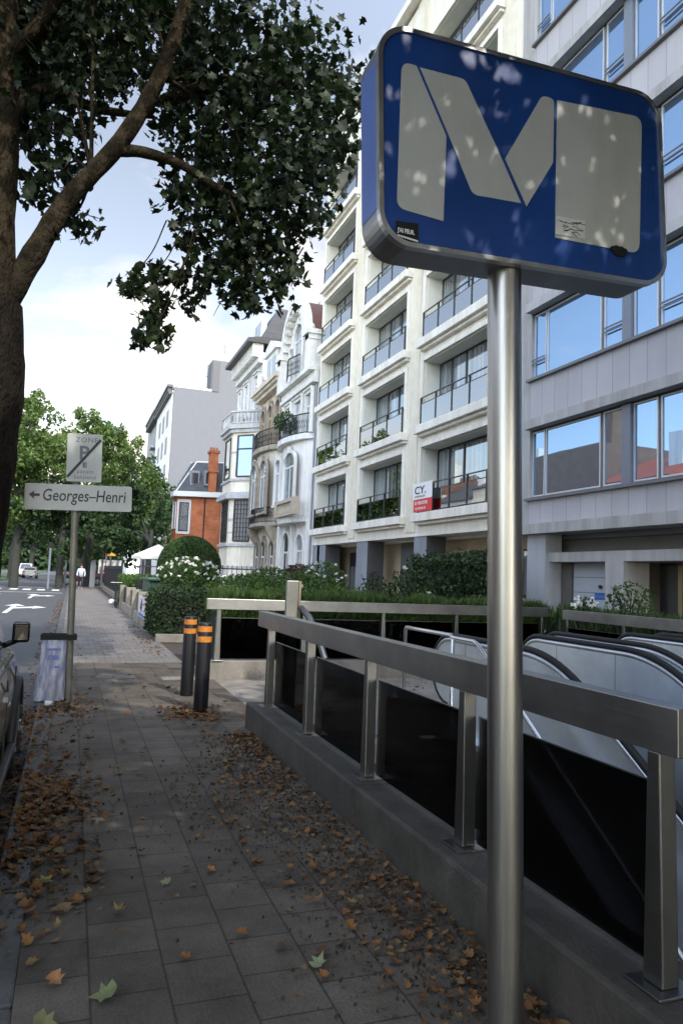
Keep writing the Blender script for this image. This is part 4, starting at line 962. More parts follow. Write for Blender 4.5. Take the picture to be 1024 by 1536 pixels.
# orange house with chimney and slate mansard
M_ORB = brick_mat('orange_brick', (.50, .17, .075), (.42, .13, .06), (.36, .19, .11), .5, .16, .01, 'XZ', .5, .85, .3, .25)
h = thing('house', 'orange brick house with slate mansard roof and tall brick chimney', 'house', (9, 58, 0))
HP = [(7.35, 57.9), (10.5, 56.6), (13.5, 57), (13.5, 61), (7.6, 61), (7.2, 58.8)]
MB().prism(HP, 2, 0, 7.35).build('wall', M_ORB, h)
HG = [(7.0, 57.4), (10.5, 56.1), (14, 56.5), (14, 61.3), (7.3, 61.3), (6.9, 58.6)]
MB().prism(HG, 2, 7.35, 7.75).build('cornice', M_WF, h)
rf = MB(); lo_ = [(x, y, 7.75) for x, y in [(7.2,57.6),(10.5,56.4),(13.8,56.8),(13.8,61.2),(7.5,61.2),(7.1,58.7)]]; hi_ = [(x, y, 10.4) for x, y in [(8.9,59.3),(10.8,58.6),(12.6,58.6),(12.6,60.8),(8.9,60.8),(8.6,60)]]
rf.add(lo_ + hi_, [(k, (k+1)%6, (k+1)%6+6, k+6) for k in range(6)] + [(6,7,8,9,10,11)]); rf.build('roof', M_SLATE, h)
rd = MB(); rd.tube([p for p in hi_], .09, 5); rd.tube([lo_[0], hi_[0]], .07, 5); rd.build('ridge', M_WF, h)
cy = MB(); cy.box(9.55, 10.05, 56.35, 57.2, 7.75, 9.3); cy.box(9.42, 10.18, 56.25, 57.3, 9.3, 9.5); cy.box(9.5, 10.1, 56.3, 57.25, 9.5, 10.8); cy.box(9.4, 10.2, 56.2, 57.35, 10.8, 11.0)
for k in range(3): cy.cyl(9.57 + k*.23, 56.8, 11.0, 11.3, .08, 8)
cy.build('chimney', M_ORB, h)
w, pt = facewin(h, (7.2,58.8), (7.35,57.9), .15, .85, 4.9, 6.9, M_LEAD, 0, 0, M_WF)
w, pt = facewin(h, (7.35,57.9), (10.5,56.6), .05, .30, 4.6, 6.95, MATS['dark_door'], 0, 0, M_WF)
facewin(h, (7.35,57.9), (10.5,56.6), .03, .32, 4.5, 7.1, M_WF, 0, 0, M_WF)[0]
facewin(h, (7.35,57.9), (10.5,56.6), .075, .275, 4.7, 6.9, MATS['dark_door'], 2, 0, M_BFRAME)
for x, y in ((8.6, 58.6), (9.6, 58.0)):
    d_ = MB().box(x - .35, x + .35, y - .9, y + .6, 8.3, 9.5).build('dormer', M_GCOL, h); MB().box(x - .25, x + .25, y - .92, y - .9, 8.45, 9.3).build('pane', MATS['dark_door'], d_)
MB().tube([(9.35, 57.0, 7.3), (9.35, 57.0, 0)], .05, 6).build('drainpipe', M_IRON, h)

# tall grey blind gable
M_BLIND = pbr('grey_render', (.125, .13, .145), .85, var=.03, scale=.5, dirt=.05)
h = thing('tall_building', 'tall building with a blank grey side wall and glass rooftop room', 'building', (15, 94, 0))
MB().box(10.7, 15.4, 94, 106, 0, 25.0).box(15.4, 26, 94, 112, 0, 29.2).build('wall', M_BLIND, h)
MB().box(10.55, 10.7, 94.3, 112, 0, 24.6).build('street_front', pbr('bright_front', (.7,.7,.7), .7, var=.03), h)
c_ = MB(); c_.box(10.1, 10.6, 94.2, 112, 24.1, 24.4); c_.box(9.9, 10.6, 94.2, 112, 25.0, 25.3)
for k in range(14): c_.box(10.0, 10.6, 94.5 + k*1.2, 95.0 + k*1.2, 24.4, 25.0)
c_.build('cornice', M_GCOLD, h)
MB().box(10.6, 15.5, 94 - .02, 94.2, 25.0, 25.25).build('coping', M_WF, h)
gm = MB(); gm.prism([(11.9, 25.25), (15.2, 25.25), (15.2, 28.8)], 1, 96, 100); gm.build('glass_room', mirror_glass('roof_glass', (.35,.5,.65), (.8,.9,1), .4), h)
MB().bar((13.2,95.9,25.3),(15.2,95.9,27.6),.1,.1).box(15.1, 15.4, 95.8, 96, 25.2, 29).build('glass_room_frame', M_GFRAME, h)
MB().box(15.5, 16.4, 93.9, 94.0, 25.0, 29.0).build('service_shaft', M_GCOLD, h)
an = MB(); an.bar((17,94.5,29.2),(17,94.5,32.2),.08,.08,(0,1,0)); an.bar((16.6,94.5,30.6),(17.4,94.5,30.6),.06,.06); an.bar((16.7,94.5,31.2),(17.3,94.5,31.2),.06,.06)
an.build('antenna', M_GFRAME, h)
for k in range(5):
    for q_ in range(3):
        o = MB().box(10.5, 10.56, 97 + q_*4.5, 99 + q_*4.5, 6 + k*3.6, 8.2 + k*3.6).build('window', M_GFRAME, h)
h = thing('tall_building', 'far pale grey apartment building with dark bracketed eaves beyond the blank wall', 'building', (11, 118, 0))
MB().box(10.9, 22, 112.5, 130, 0, 25.5).build('wall', pbr('far_grey', (.33,.34,.36), .8, var=.05, streak=.3), h)
c_ = MB(); c_.box(10.0, 11, 112.5, 126, 25.4, 25.7); c_.box(10.1, 11, 112.5, 126, 24.5, 24.8)
for k in range(11): c_.box(10.1, 11, 113 + k*1.2, 113.5 + k*1.2, 24.8, 25.4)
c_.build('cornice', M_GCOLD, h)
for k in range(5):
    MB().box(10.1, 10.9, 114, 117.5, 5 + k*3.8, 5.3 + k*3.8).build('balcony', M_GCOL, h)
    MB().box(10.86, 10.9, 118.5, 120.5, 5 + k*3.8, 7.2 + k*3.8).build('window', M_GFRAME, h)
h = thing('far_building', 'small white block with a roof box in the far distance', 'building', (15, 200, 0))
MB().box(13.5, 24, 200, 215, 0, 26.0).build('wall', M_WF, h); MB().box(16.2, 17.6, 199, 201, 26, 28).build('roof_box', M_GCOL, h)

# ---- houses on the other side of the street: seen in the windows
M_BRB = brick_mat('brown_brick', (.22, .13, .07), (.19, .11, .06), (.16, .10, .07), .24, .08, .01, 'YZ', .5, .9, .3, .2)
M_RED = brick_mat('red_tiles', (.45, .10, .05), (.40, .09, .045), (.2, .06, .03), .3, .2, .01, 'YZ', .5, .8, .3)
def opp(label, y0, y1, hgt, mat, roof=None, rh=3, x=-20, wins=True):
    h = thing('house', label, 'house', (x, (y0+y1)/2, 0))
    MB().box(x - 10, x, y0, y1, 0, hgt).build('wall', mat, h)
    if roof: MB().prism([(x + .3, hgt), (x - 5, hgt + rh), (x - 10.3, hgt)], 1, y0 - .1, y1 + .1).build('roof', roof, h)
    ny = int((y1 - y0) / 2.6) if wins else 0
    for k in range(ny):
        for z in range(1, int(hgt // 3.3)):
            yy = y0 + 1 + k*2.6; o = MB().box(x, x + .05, yy, yy + 1.2, z*3.3 + .5, z*3.3 + 2.5).build('window', M_WF, h); MB().box(x + .05, x + .06, yy + .1, yy + 1.1, z*3.3 + .6, z*3.3 + 2.4).build('pane', M_WG, o)
    MB().box(x - 3, x - 2, y0 + .8, y0 + 2.2, hgt, hgt + rh + 1.2).build('chimney', mat, h)
opp('brown brick house across the street', 51.5, 62, 14.2, M_BRB, wins=False)
opp('house with red tiled roof across the street', 43.5, 51.4, 10.4, M_WHT, M_RED, 2.6)
opp('grey fronted house with red roof across the street', 36, 43.4, 9.2, M_BAND, M_RED, 3.0)
opp('cream house with slate roof across the street', 62.5, 72, 12, M_CRM, M_SLATE, 2.5)
opp('tall pale house across the street', 72.2, 82, 11, M_WHT, M_SLATE, 3)
opp('long beige house far across the street', 82.2, 100, 12.5, M_STONE, M_TILE, 3)
opp('white house across the street', 14, 35.8, 9, M_WHT, M_SLATE, 2.5)
opp('brick house across the street beside the white one', -10, 13.8, 9, M_BRB, M_SLATE, 2)
# ------------------------------------------------------------------ plane tree beside the pavement
def star(mb, p, s, rr, droop=True, normal=None, curl=.0):
    """one five-lobed plane leaf"""
    if normal is None:
        nrm = Vector((rr.gauss(0, 1), rr.gauss(0, 1), rr.gauss(.35, .8))).normalized()
    else: nrm = (normal + Vector((rr.gauss(0,1), rr.gauss(0,1), rr.gauss(0,1))) * .28).normalized()
    a = nrm.orthogonal().normalized(); b_ = nrm.cross(a); th = rr.random()*2*PI
    u = a*math.cos(th) + b_*math.sin(th); v = nrm.cross(u)
    prof = [(0,-.48),(.22,-.42),(.50,-.30),(.30,-.06),(.56,.12),(.22,.20),(0,.60),(-.22,.20),(-.56,.12),(-.30,-.06),(-.50,-.30),(-.22,-.42)]
    k1 = rr.uniform(.75, 1.1); k2 = curl * rr.uniform(-.3, 1.2)
    vs = [p + nrm*(-.04*s)] + [p + u*(x*s*k1) + v*(y*s) + nrm*((x*x + y*y)*s*(k2 + .12)) for x, y in prof]
    mb.add(vs, [(0, i, i+1) for i in range(1, 12)] + [(0, 12, 1)])
M_LEAF = leaf_mat('plane_leaves', (.008, .016, .005), (.025, .042, .010), .2, (.014, .026, .007))
m, nt, out = nodes_of('plane_bark')
geo = N(nt, 'ShaderNodeNewGeometry'); n1 = N(nt, 'ShaderNodeTexNoise', Scale=3.5, Detail=4.0, Roughness=.5); mp = N(nt, 'ShaderNodeMapping'); mp.inputs['Scale'].default_value = (1.6,1.6,.8); L(nt, geo.outputs['Position'], mp.inputs[0]); L(nt, mp.outputs[0], n1.inputs['Vector'])
rp = N(nt, 'ShaderNodeValToRGB'); rp.color_ramp.interpolation = 'LINEAR'; e = rp.color_ramp.elements; e[0].position = .36; e[0].color = (.009,.007,.0055,1); e[1].position = .7; e[1].color = (.024,.019,.013,1); q = e.new(.5); q.color = (.014,.011,.008,1)
L(nt, n1.outputs[0], rp.inputs[0]); sz = N(nt, 'ShaderNodeSeparateXYZ'); L(nt, geo.outputs['Position'], sz.inputs[0]); hr_ = N(nt, 'ShaderNodeMapRange'); hr_.inputs[1].default_value = 4.3; hr_.inputs[2].default_value = 5.4; L(nt, sz.outputs[2], hr_.inputs[0]); vo = N(nt, 'ShaderNodeTexNoise', Scale=30.0, Detail=6.0); L(nt, mp.outputs[0], vo.inputs['Vector'])
d = N(nt, 'ShaderNodeBsdfPrincipled', Roughness=.9); d.inputs['Specular IOR Level'].default_value = .1; hm = N(nt, 'ShaderNodeMix', data_type='RGBA'); hm.blend_type = 'MIX'; L(nt, hr_.outputs[0], hm.inputs[0]); L(nt, rp.outputs[0], hm.inputs[6]); gm_ = N(nt, 'ShaderNodeVectorMath', operation='MULTIPLY_ADD'); gm_.inputs[1].default_value = (.8,.8,.8); gm_.inputs[2].default_value = (.026,.020,.010); L(nt, rp.outputs[0], gm_.inputs[0]); L(nt, gm_.outputs[0], hm.inputs[7]); L(nt, hm.outputs[2], d.inputs['Base Color']); vr = N(nt, 'ShaderNodeTexVoronoi', Scale=9.0, feature='DISTANCE_TO_EDGE'); L(nt, mp.outputs[0], vr.inputs['Vector']); vm_ = N(nt, 'ShaderNodeMath', operation='MULTIPLY_ADD'); vm_.inputs[1].default_value = 1.2; L(nt, vr.outputs[0], vm_.inputs[0]); L(nt, vo.outputs[0], vm_.inputs[2]); bp = N(nt, 'ShaderNodeBump', Strength=.9, Distance=.035); L(nt, vm_.outputs[0], bp.inputs['Height']); L(nt, bp.outputs[0], d.inputs['Normal']); L(nt, d.outputs[0], out.inputs[0]); M_BARK = m
def limb(mb, pts, rads, n=14, seed=0, amp=.06):
    """smooth (Catmull-Rom) limb with an uneven girth"""
    P = [Vector(p) for p in pts]; P = [P[0]*2 - P[1]] + P + [P[-1]*2 - P[-2]]; R2 = [rads[0]] + list(rads) + [rads[-1]]; out_ = []; ro = []
    rr = random.Random(seed)
    for i in range(1, len(P) - 2):
        for k in range(6):
            t = k / 6
            out_.append(.5*((2*P[i]) + (P[i+1]-P[i-1])*t + (2*P[i-1]-5*P[i]+4*P[i+1]-P[i+2])*t*t + (3*P[i]-P[i-1]-3*P[i+1]+P[i+2])*t**3))
            ro.append((R2[i]*(1-t) + R2[i+1]*t) * (1 + rr.uniform(-amp, amp)))
    out_.append(P[-2]); ro.append(R2[-2]); mb.tube(out_, ro, n); return mb
TX, TY = -1.03, 9.0
tree = thing('plane_tree', 'large plane tree at the kerb whose dark leafy branches hang over the pavement', 'tree', (TX, TY, 0))
tr = MB()
limb(tr, [(TX-.1,TY,-.15),(TX-.1,TY,.3),(TX-.1,TY,1.5),(TX-.06,TY,2.8),(TX-.05,TY,3.7),(TX-.1,TY,4.5)], [.46,.40,.39,.42,.44,.40], 20, 1, .03)
limb(tr, [(TX-.1,TY,4.3),(TX-.18,TY,5.3),(TX-.2,TY+.05,6.8),(TX-.3,TY+.1,8.3),(TX-.4,TY+.3,10.5),(TX-.2,TY+.5,13)], [.38,.34,.31,.28,.2,.06], 16, 2, .04)
limb(tr, [(TX-.05,TY,4.25),(-.72,TY-.02,5.02),(-.34,TY-.15,5.82),(.20,TY-.3,6.6),(.60,TY-.4,7.5),(.86,TY-.5,8.5),(1.1,TY-.2,9.6),(1.4,TY-.2,11.3)], [.18,.14,.108,.10,.09,.08,.065,.05], 16, 3, .06)
limb(tr, [(.16,TY-.28,6.5),(.5,TY-.25,6.56),(.95,TY-.25,6.5),(1.5,TY-.3,6.25),(2.1,TY-.3,6.2)], [.085,.065,.055,.04,.02], 10, 4)
limb(tr, [(-1.15,TY,6.6),(-.7,TY+.1,7.25),(-.1,TY+.3,7.3),(.6,TY+.5,7.5)], [.10,.08,.06,.03], 10, 5)
limb(tr, [(-1.2,TY,7.4),(-.75,TY-.2,7.9),(-.4,TY-.6,8.5),(0,TY-1,9.4)], [.11,.08,.07,.04], 10, 6)
limb(tr, [(.7,TY-.05,7.4),(1.4,TY+.2,8.0),(2.2,TY+.4,8.3),(3.1,TY+.5,8.3)], [.09,.07,.05,.02], 10, 7)
for a_, b_, c_ in ((.55,5.05,1.0),(.75,4.95,1.3),(.7,4.5,1.15),(1.2,5.2,1.4),(1.7,5.4,1.8),(2.1,5.4,2.0),(1.5,5.0,1.6),(.35,5.05,.9)): limb(tr, [(a_+.45,TY-.1,5.85),(a_+.3,TY-.05,b_*.45+3.15),(a_+.05,TY,b_),(a_-.04,TY+.05,b_-.2)], [.010,.008,.006,.003], 6, int(a_*100))
for a_, b_ in ((-.5,6.2),(-.3,5.7),(-.6,7.0),(.9,8.4),(2.4,7.2),(2.8,7.8),(-.4,8.3)): limb(tr, [(-.1 if a_<0 else .7,TY-.2,6.2 if a_<0 else 7.6),(a_*.6,TY,b_+.2),(a_,TY+.1,b_)], [.03,.015,.004], 6, int(b_*100))
limb(tr, [(1.5,TY-.3,6.25),(1.7,TY-.4,5.7),(1.9,TY-.4,5.2)], [.02,.014,.006], 6, 9)
limb(tr, [(-1.3,TY,5.6),(-2.2,TY+.4,6.6),(-3.4,TY+.8,7.6),(-4.6,TY+1,8.4)], [.2,.16,.1,.04], 10, 10)
limb(tr, [(-1.3,TY+.1,7.4),(-2.0,TY-1.2,8.8),(-2.8,TY-2.4,10)], [.14,.1,.04], 10, 11)
tr.build('trunk', M_BARK, tree)
# crown: clusters of leaves round points in the crown (x, z on the plane y = TY, then moved in depth about the camera-free axis y)
CL = [(-1.0,7.9,.5,200),(-.95,7.2,.4,150),(-.75,8.1,.5,220),(-.6,7.4,.4,140),(-.8,6.6,.35,90),(-.1,8.0,.45,180),(-.75,5.95,.22,40), # (x, z, radius, leaves) at the tree's own depth
 (-.9,8.5,.75,420),(-.3,8.4,.7,420),(.3,8.6,.6,420),(.9,8.6,.7,520),(1.5,8.5,.75,620),(2.1,8.5,.7,560),(2.7,8.4,.65,420),(3.1,8.1,.5,200),
 (-.85,7.7,.55,260),(-.4,7.6,.5,240),(.0,7.5,.38,120),(.35,7.9,.42,200),(1.05,7.8,.55,380),(1.6,7.7,.65,560),(2.2,7.7,.65,520),(2.75,7.6,.5,300),(3.05,7.35,.3,80),
 (-.65,7.0,.45,190),(-.35,6.9,.35,110),(1.2,7.0,.5,340),(1.75,6.9,.6,480),(2.3,6.9,.6,460),(2.75,7.0,.45,220),(.75,7.25,.3,90),
 (-.62,6.35,.36,120),(-.4,6.15,.25,50),(-.35,5.75,.25,56),(-.12,5.65,.2,34),(-.5,5.5,.15,12),
 (1.0,6.3,.36,170),(1.5,6.15,.5,360),(2.0,6.2,.5,380),(2.45,6.3,.45,230),(2.75,6.4,.3,60),
 (1.15,5.75,.3,120),(1.6,5.55,.4,230),(2.05,5.6,.42,240),(2.4,5.55,.28,80),(1.3,5.3,.26,80),(1.75,5.15,.28,90),(1.95,5.05,.2,40),(2.3,5.2,.22,46),
 (.55,5.05,.22,70),(.35,5.0,.14,20),(.75,4.95,.22,54),(.95,5.2,.2,40),(1.15,4.95,.2,36),(.7,4.6,.2,52),(.85,4.45,.2,46),(.6,4.35,.1,12),(.75,5.25,.15,22)]
cr_ = MB(); rr = random.Random(21); PC = Vector((0, 0, 1.58))
for x, z, r, n in CL:
    for _ in range(int(n * (.78 if x > .9 else .95))):
        v = Vector((rr.gauss(0,.5), rr.gauss(0,.5), rr.gauss(0,.5)))
        if v.length > 1.25: v = v.normalized() * rr.random()
        # hanging sprays: leaves at one spray share a depth offset
        dy = rr.uniform(-.45 if x > 1.3 else -.1, 1.0) * (1.9 if z > 6.6 else .9)
        k = (TY + dy) / TY
        p = Vector(((x + v.x*r) * (1 + (k-1)*.85), TY + dy + v.y*r, 1.58 + (z - 1.58 + v.z*r) * (1 + (k-1)*.85)))
        star(cr_, p, rr.uniform(.08, .17), rr, curl=.2)
# the rest of the crown above and behind the frame
def crown_volume(mb, c, rx, ry, rz, n, size, seed, keep=None):
    rr = random.Random(seed); cl = [Vector((c[0] + rr.uniform(-1,1)*rx, c[1] + rr.uniform(-1,1)*ry, c[2] + rr.uniform(-1,1)*rz)) for _ in range(110)]
    cl = [p for p in cl if ((p.x-c[0])/rx)**2 + ((p.y-c[1])/ry)**2 + ((p.z-c[2])/rz)**2 < 1]
    for _ in range(n):
        b_ = rr.choice(cl); p = b_ + Vector((rr.gauss(0,.45), rr.gauss(0,.45), rr.gauss(0,.4)))
        if keep and not keep(p): continue
        star(mb, p, size * rr.uniform(.7, 1.3), rr, curl=.2)
INV = CAMR.transposed()
def pix(p):
    c = INV @ (Vector(p) - PC)
    if c.z > -.1: return None
    return (512 + 1100*c.x/-c.z, 768 - 1100*c.y/-c.z)
def offtop(p):
    q = pix(p); return q is None or q[1] < -25 or q[0] < -40 or (p.z > 9 and q[0] < 300 and q[1] < 60)
crown_volume(cr_, (-.6, TY - .5, 11.2), 4.6, 4.6, 3.6, 11000, .16, 31, offtop)
crown_volume(cr_, (-4.2, TY + .5, 8.6), 2.8, 3.5, 2.6, 4500, .2, 32, offtop)
cr_.build('crown', M_LEAF, tree, fixn=False)
# unseen street trees, added behind the walker to throw the shade
def sun_dist(p):
    d = Vector(p) - Vector((1.5, 2.2, 3.12)); return (d - SUN * d.dot(SUN)).length
rk = random.Random(77)
for k, (yy, sd_, lb) in enumerate(((-2.6, 41, 'unseen tree added just behind the viewpoint, for shade and dapples on the sign'), (-10.5, 42, 'second unseen tree added for shade behind the viewpoint'), (-18.5, 43, 'third unseen tree added for shade behind the viewpoint'))):
    t = thing('plane_tree', lb, 'tree', (TX, yy, 0), 'unseen trees added for shade behind the viewpoint')
    limb(MB(), [(TX,yy,-.15),(TX,yy,2.5),(TX+.1,yy,5),(TX+.2,yy,9),(TX,yy,12)], [.5,.38,.33,.2,.05], 14, sd_).build('trunk', M_BARK, t)
    c2 = MB(); crown_volume(c2, (1.2, yy, 7.8), 7.2, 5.2, 3.6, 19000, .38, sd_, (lambda p: (pix(p) is None or pix(p)[1] < -40 or pix(p)[0] < -60) and sun_dist(p) > .72))  # crown left open along the sun line to the metro sign
    if k == 0:
        for _ in range(1650):  # unseen leaves added on the sun line, to dapple the metro sign
            o1_ = SUN.orthogonal().normalized(); o2_ = SUN.cross(o1_); a = rk.random()*2*PI; r = .8*math.sqrt(rk.random()); star(c2, Vector((1.5, 2.2, 3.12)) + SUN*rk.uniform(1.7, 3.4) + (o1_*math.cos(a) + o2_*math.sin(a))*r, rk.uniform(.08,.15), rk, curl=.2)
    c2.build('crown', M_LEAF, t, fixn=False)

# ------------------------------------------------------------------ far trees
M_LF1 = leaf_mat('lime_leaves_light', (.045,.085,.018), (.14,.20,.05), .35, (.08,.13,.03))
M_LF2 = leaf_mat('lime_leaves_dark', (.018,.038,.014), (.05,.085,.028), .3, (.03,.06,.02))
M_TRK = pbr('dark_trunk', (.03, .032, .026), .9, var=.3, scale=6)
def far_tree(label, x, y, blobs, trunk_h, tr_r, mat, n, size, seed):
    t = thing('street_tree', label, 'tree', (x, y, 0), 'trees further along the street')
    rr = random.Random(seed); tm = MB(); limb(tm, [(x,y,-.1),(x,y,trunk_h*.5),(x+.1,y,trunk_h)], [tr_r*1.2,tr_r,tr_r*.7], 10, seed)
    for (bx_, by_, bz, r) in blobs: limb(tm, [(x,y,trunk_h*.8),((x+bx_)/2,(y+by_)/2,(trunk_h+bz)/2),(bx_,by_,bz)], [tr_r*.5,tr_r*.3,tr_r*.08], 6, seed)
    tm.build('trunk', M_TRK, t)
    mb = MB(); tot = sum(b_[3]**2 for b_ in blobs)
    for (bx_, by_, bz, r) in blobs:
        m_ = int(n * r*r / tot); sub = [Vector((bx_ + rr.gauss(0,.55)*r, by_ + rr.gauss(0,.55)*r, bz + rr.gauss(0,.5)*r)) for _ in range(max(6, int(r*7)))]
        for _ in range(m_):
            c = rr.choice(sub); v = Vector((rr.gauss(0,1), rr.gauss(0,1), rr.gauss(0,1))).normalized() * (r*.36) * rr.random()**.4
            leafquad(mb, c + v, size * rr.uniform(.6,1.5), rr)
    mb.build('crown', mat, t, fixn=False)
    return t
far_tree('light green street tree with open top, left of the parking zone sign', -4.0, 60, [(-4,60,11.6,2.3),(-3.6,59,13.2,1.5),(-5.2,60,9.5,2.6),(-2.3,59,9.6,2.4),(-4,60,7,2.5),(-6.5,61,7,2.5)], 7, .3, M_LF1, 12000, .30, 51)
far_tree('light green street tree rising behind the parking zone sign', 1.2, 64, [(1.5,64,11.8,2.2),(1.0,63,13.6,1.5),(2.6,63,12.2,1.6),(.2,64,10,2.5),(3.2,63,9.6,2.3),(2.0,64,7.4,2.6),(4.5,64,7.4,2.0)], 7, .3, M_LF1, 12000, .30, 52)
far_tree('darker street tree overhanging the pavement beyond the pedestrian', -.85, 60.5, [(-1,60.5,6.4,2.2),(.8,60,5.6,1.8),(-2.6,60,5.4,1.8),(2.2,61,5.8,1.6)], 6.8, .24, M_LF2, 5200, .36, 53)
far_tree('dark garden tree beside the white parasol', 5.3, 56, [(3.9,56,4.2,1.3),(3.7,56,6.4,1.6),(3.0,57,4.2,1.4)], 4.5, .2, M_LF2, 5200, .34, 54)
far_tree('broad dark tree above the crossing', 3.2, 82, [(3,82,8,3.2),(6.8,82,7.5,3.0),(0,84,7.6,3.2),(9,84,8,2.6),(6,83,12,2.2)], 5, .3, M_LF2, 6000, .5, 55)
far_tree('tree at the far corner of the crossroads by the tall building', 8.6, 90, [(8.6,90,9.5,2.4),(7.5,90,6,2.6),(10,89,6,2.2)], 5, .25, M_LF1, 3600, .45, 56)
far_tree('dark tree on the central strip', -6.5, 92, [(-6.5,92,8,3.3),(-9.5,94,7,3),(-3.8,93,7.2,3.0)], 5, .3, M_LF2, 5000, .5, 57)
far_tree('dark tree on the central strip further off', -6, 125, [(-6,125,9,4),(-10,125,8,4),(-1.5,127,8.5,4)], 5, .35, M_LF2, 4500, .7, 58)
far_tree('dark tree at the end of the street', 1.5, 135, [(1,135,8,4),(6,135,8,4),(10.5,136,7,4)], 5, .35, M_LF2, 4500, .7, 59)
mb = MB(); rr = random.Random(60)
for _ in range(9000):
    x = rr.uniform(-45, 40); p = Vector((x, 260 + rr.uniform(-8,8), rr.random()**.7 * (13 + 3*math.sin(x*.3)))); leafquad(mb, p, rr.uniform(1.1,2.4), rr)
wd = mb.build('distant_woodland', M_LF2, fixn=False); tag(wd, 'dark mass of distant trees closing the end of the street', 'woodland', kind='stuff')
MB().box(-45, 40, 266, 267, 0, 10).build('distant_hill', M_LF2)['kind'] = 'structure'

# ------------------------------------------------------------------ hedges and planting
M_HC = pbr('hedge_core', (.008, .014, .006), .95, var=.3)  # near-black colour standing in for the shade inside hedges
M_HD = leaf_mat('hedge_dark', (.012,.026,.009), (.035,.062,.018), .2, (.02,.042,.012))
M_HG = leaf_mat('hedge_bright', (.035,.075,.012), (.10,.17,.035), .35, (.06,.12,.02))
M_BLADE = leaf_mat('spiky_leaves', (.032,.062,.016), (.10,.155,.042), .3, (.058,.10,.026))
def hedge(name, label, cat, x0, x1, y0, y1, z0, z1, n, size, mat, seed, group=None, rag=.05):
    t = thing(name, label, cat, ((x0+x1)/2, (y0+y1)/2, 0), group)
    MB().box(x0 + .06, x1 - .06, y0 + .06, y1 - .06, z0, z1 - .06).build('dark_core', M_HC, t)  # solid dark box as the hedge's inner shade, blocks see-through
    rr = random.Random(seed); mb = MB(); A = [(y1-y0)*(z1-z0)]*2 + [(x1-x0)*(z1-z0)]*2 + [(x1-x0)*(y1-y0)]
    for _ in range(n):
        f = rr.choices(range(5), A)[0]; u = rr.random(); v = rr.random(); d_ = rr.gauss(0, rag)
        p = [Vector((x0 + d_, y0+(y1-y0)*u, z0+(z1-z0)*v)), Vector((x1 + d_, y0+(y1-y0)*u, z0+(z1-z0)*v)), Vector((x0+(x1-x0)*u, y0 + d_, z0+(z1-z0)*v)), Vector((x0+(x1-x0)*u, y1 + d_, z0+(z1-z0)*v)), Vector((x0+(x1-x0)*u, y0+(y1-y0)*v, z1 + d_ + .06*noise.noise(Vector((u*6, v*6, seed)))))][f]
        leafquad(mb, p, size*rr.uniform(.6,1.5), rr)
    mb.build('foliage', mat, t, fixn=False); return t
def blades(name, label, x0, x1, y0, y1, z0, z1, n, seed, mat=None, lean=.18, w=.022, core=True):
    t = thing(name, label, 'planting', ((x0+x1)/2, (y0+y1)/2, 0))
    if core: MB().box(x0 + .05, x1 - .05, y0 + .12, y1 - .05, z0, z1 - .26).build('dark_core', M_HC, t)  # dark filler box, painted shade between the blades
    rr = random.Random(seed); mb = MB()
    for _ in range(n):
        x = rr.uniform(x0, x1); y = rr.uniform(y0, y1); h_ = .16 + rr.random()*.26; top = z1 - .03 + .15*noise.noise(Vector((x*1.3, y*1.3, seed))) + rr.uniform(-.12, .05)
        d = Vector((rr.gauss(0,lean), rr.gauss(0,lean), 1)).normalized()*h_; e_ = Vector((rr.uniform(-1,1), rr.uniform(-1,1), 0)).normalized()*w*rr.uniform(.6,1.3)
        p = Vector((x, y, top - h_)); mb.add([p - e_, p + e_, p + d], [(0,1,2)])
        if rr.random() < .4:
            p = Vector((x, y0 + rr.uniform(-.05,.1), rr.uniform(z0+.1, z1-.1))); mb.add([p - e_, p + e_, p + Vector((rr.gauss(0,.06), -.12, .12))], [(0,1,2)])
    mb.build('foliage', mat or M_BLADE, t, fixn=False); return t
blades('evergreen_planting', 'band of fine spiky green planting behind the far steel railing', 2.3, 8.4, 11.7, 13.4, 0, 1.30, 15000, 71)
blades('evergreen_planting', 'strip of green planting between the escalators and the grey building', 8.25, 9.1, -2, 11.6, 0, 1.27, 11000, 72)
hedge('clipped_hedge', 'dark clipped hedge block on a low stone edge beside the pavement', 'hedge', 1.88, 3.3, 16.95, 19.3, .1, 1.1, 6500, .07, M_HD, 73)
hedge('clipped_hedge', 'low dark green hedge running behind the spiky planting', 'hedge', 3.2, 8.2, 16.0, 17.2, 0, 1.2, 5200, .08, M_HG, 74, rag=.1)
tag(MB().box(1.84, 3.4, 16.72, 16.9, -.01, .17).build('stone_edging', M_CONCL, bevel=.01), 'low stone edge at the foot of the dark hedge block', 'kerb')
hedge('laurel_hedge', 'tall dark leafy hedge in front of the cream building ground floor', 'hedge', 8.6, 9.4, 14.2, 18.2, 0, 2.14, 9000, .11, M_HD, 75, rag=.09)
# rounded topiary
t = thing('dome_topiary', 'big clipped evergreen dome in front of the orange house', 'topiary', (4.75, 29, 0))
dm = MB(); rr = random.Random(76); cx_, cy_ = 4.30, 29.0
for _ in range(26000):
    a = rr.random()*2*PI; u = rr.random(); th = math.acos(u); r = 1.18 + rr.gauss(0, .02)
    p = Vector((cx_ + r*math.sin(th)*math.cos(a), cy_ + r*math.sin(th)*math.sin(a), 1.75 + 1.2*math.cos(th))) if rr.random() < .7 else Vector((cx_ + r*math.cos(a), cy_ + r*math.sin(a), 1.75*rr.random()))
    leafquad(dm, p, rr.uniform(.05,.10), rr)
dm.build('foliage', M_HG if False else leaf_mat('topiary_leaves', (.02,.045,.012), (.055,.10,.025), .2), t, fixn=False)
core = MB(); core.sphere((cx_, cy_, 1.75), 1.13, 20, 12); core.cyl(cx_, cy_, 0, 1.75, 1.13); core.build('dark_core', M_HC, t)  # dark solid inside the dome, shade put into its colour
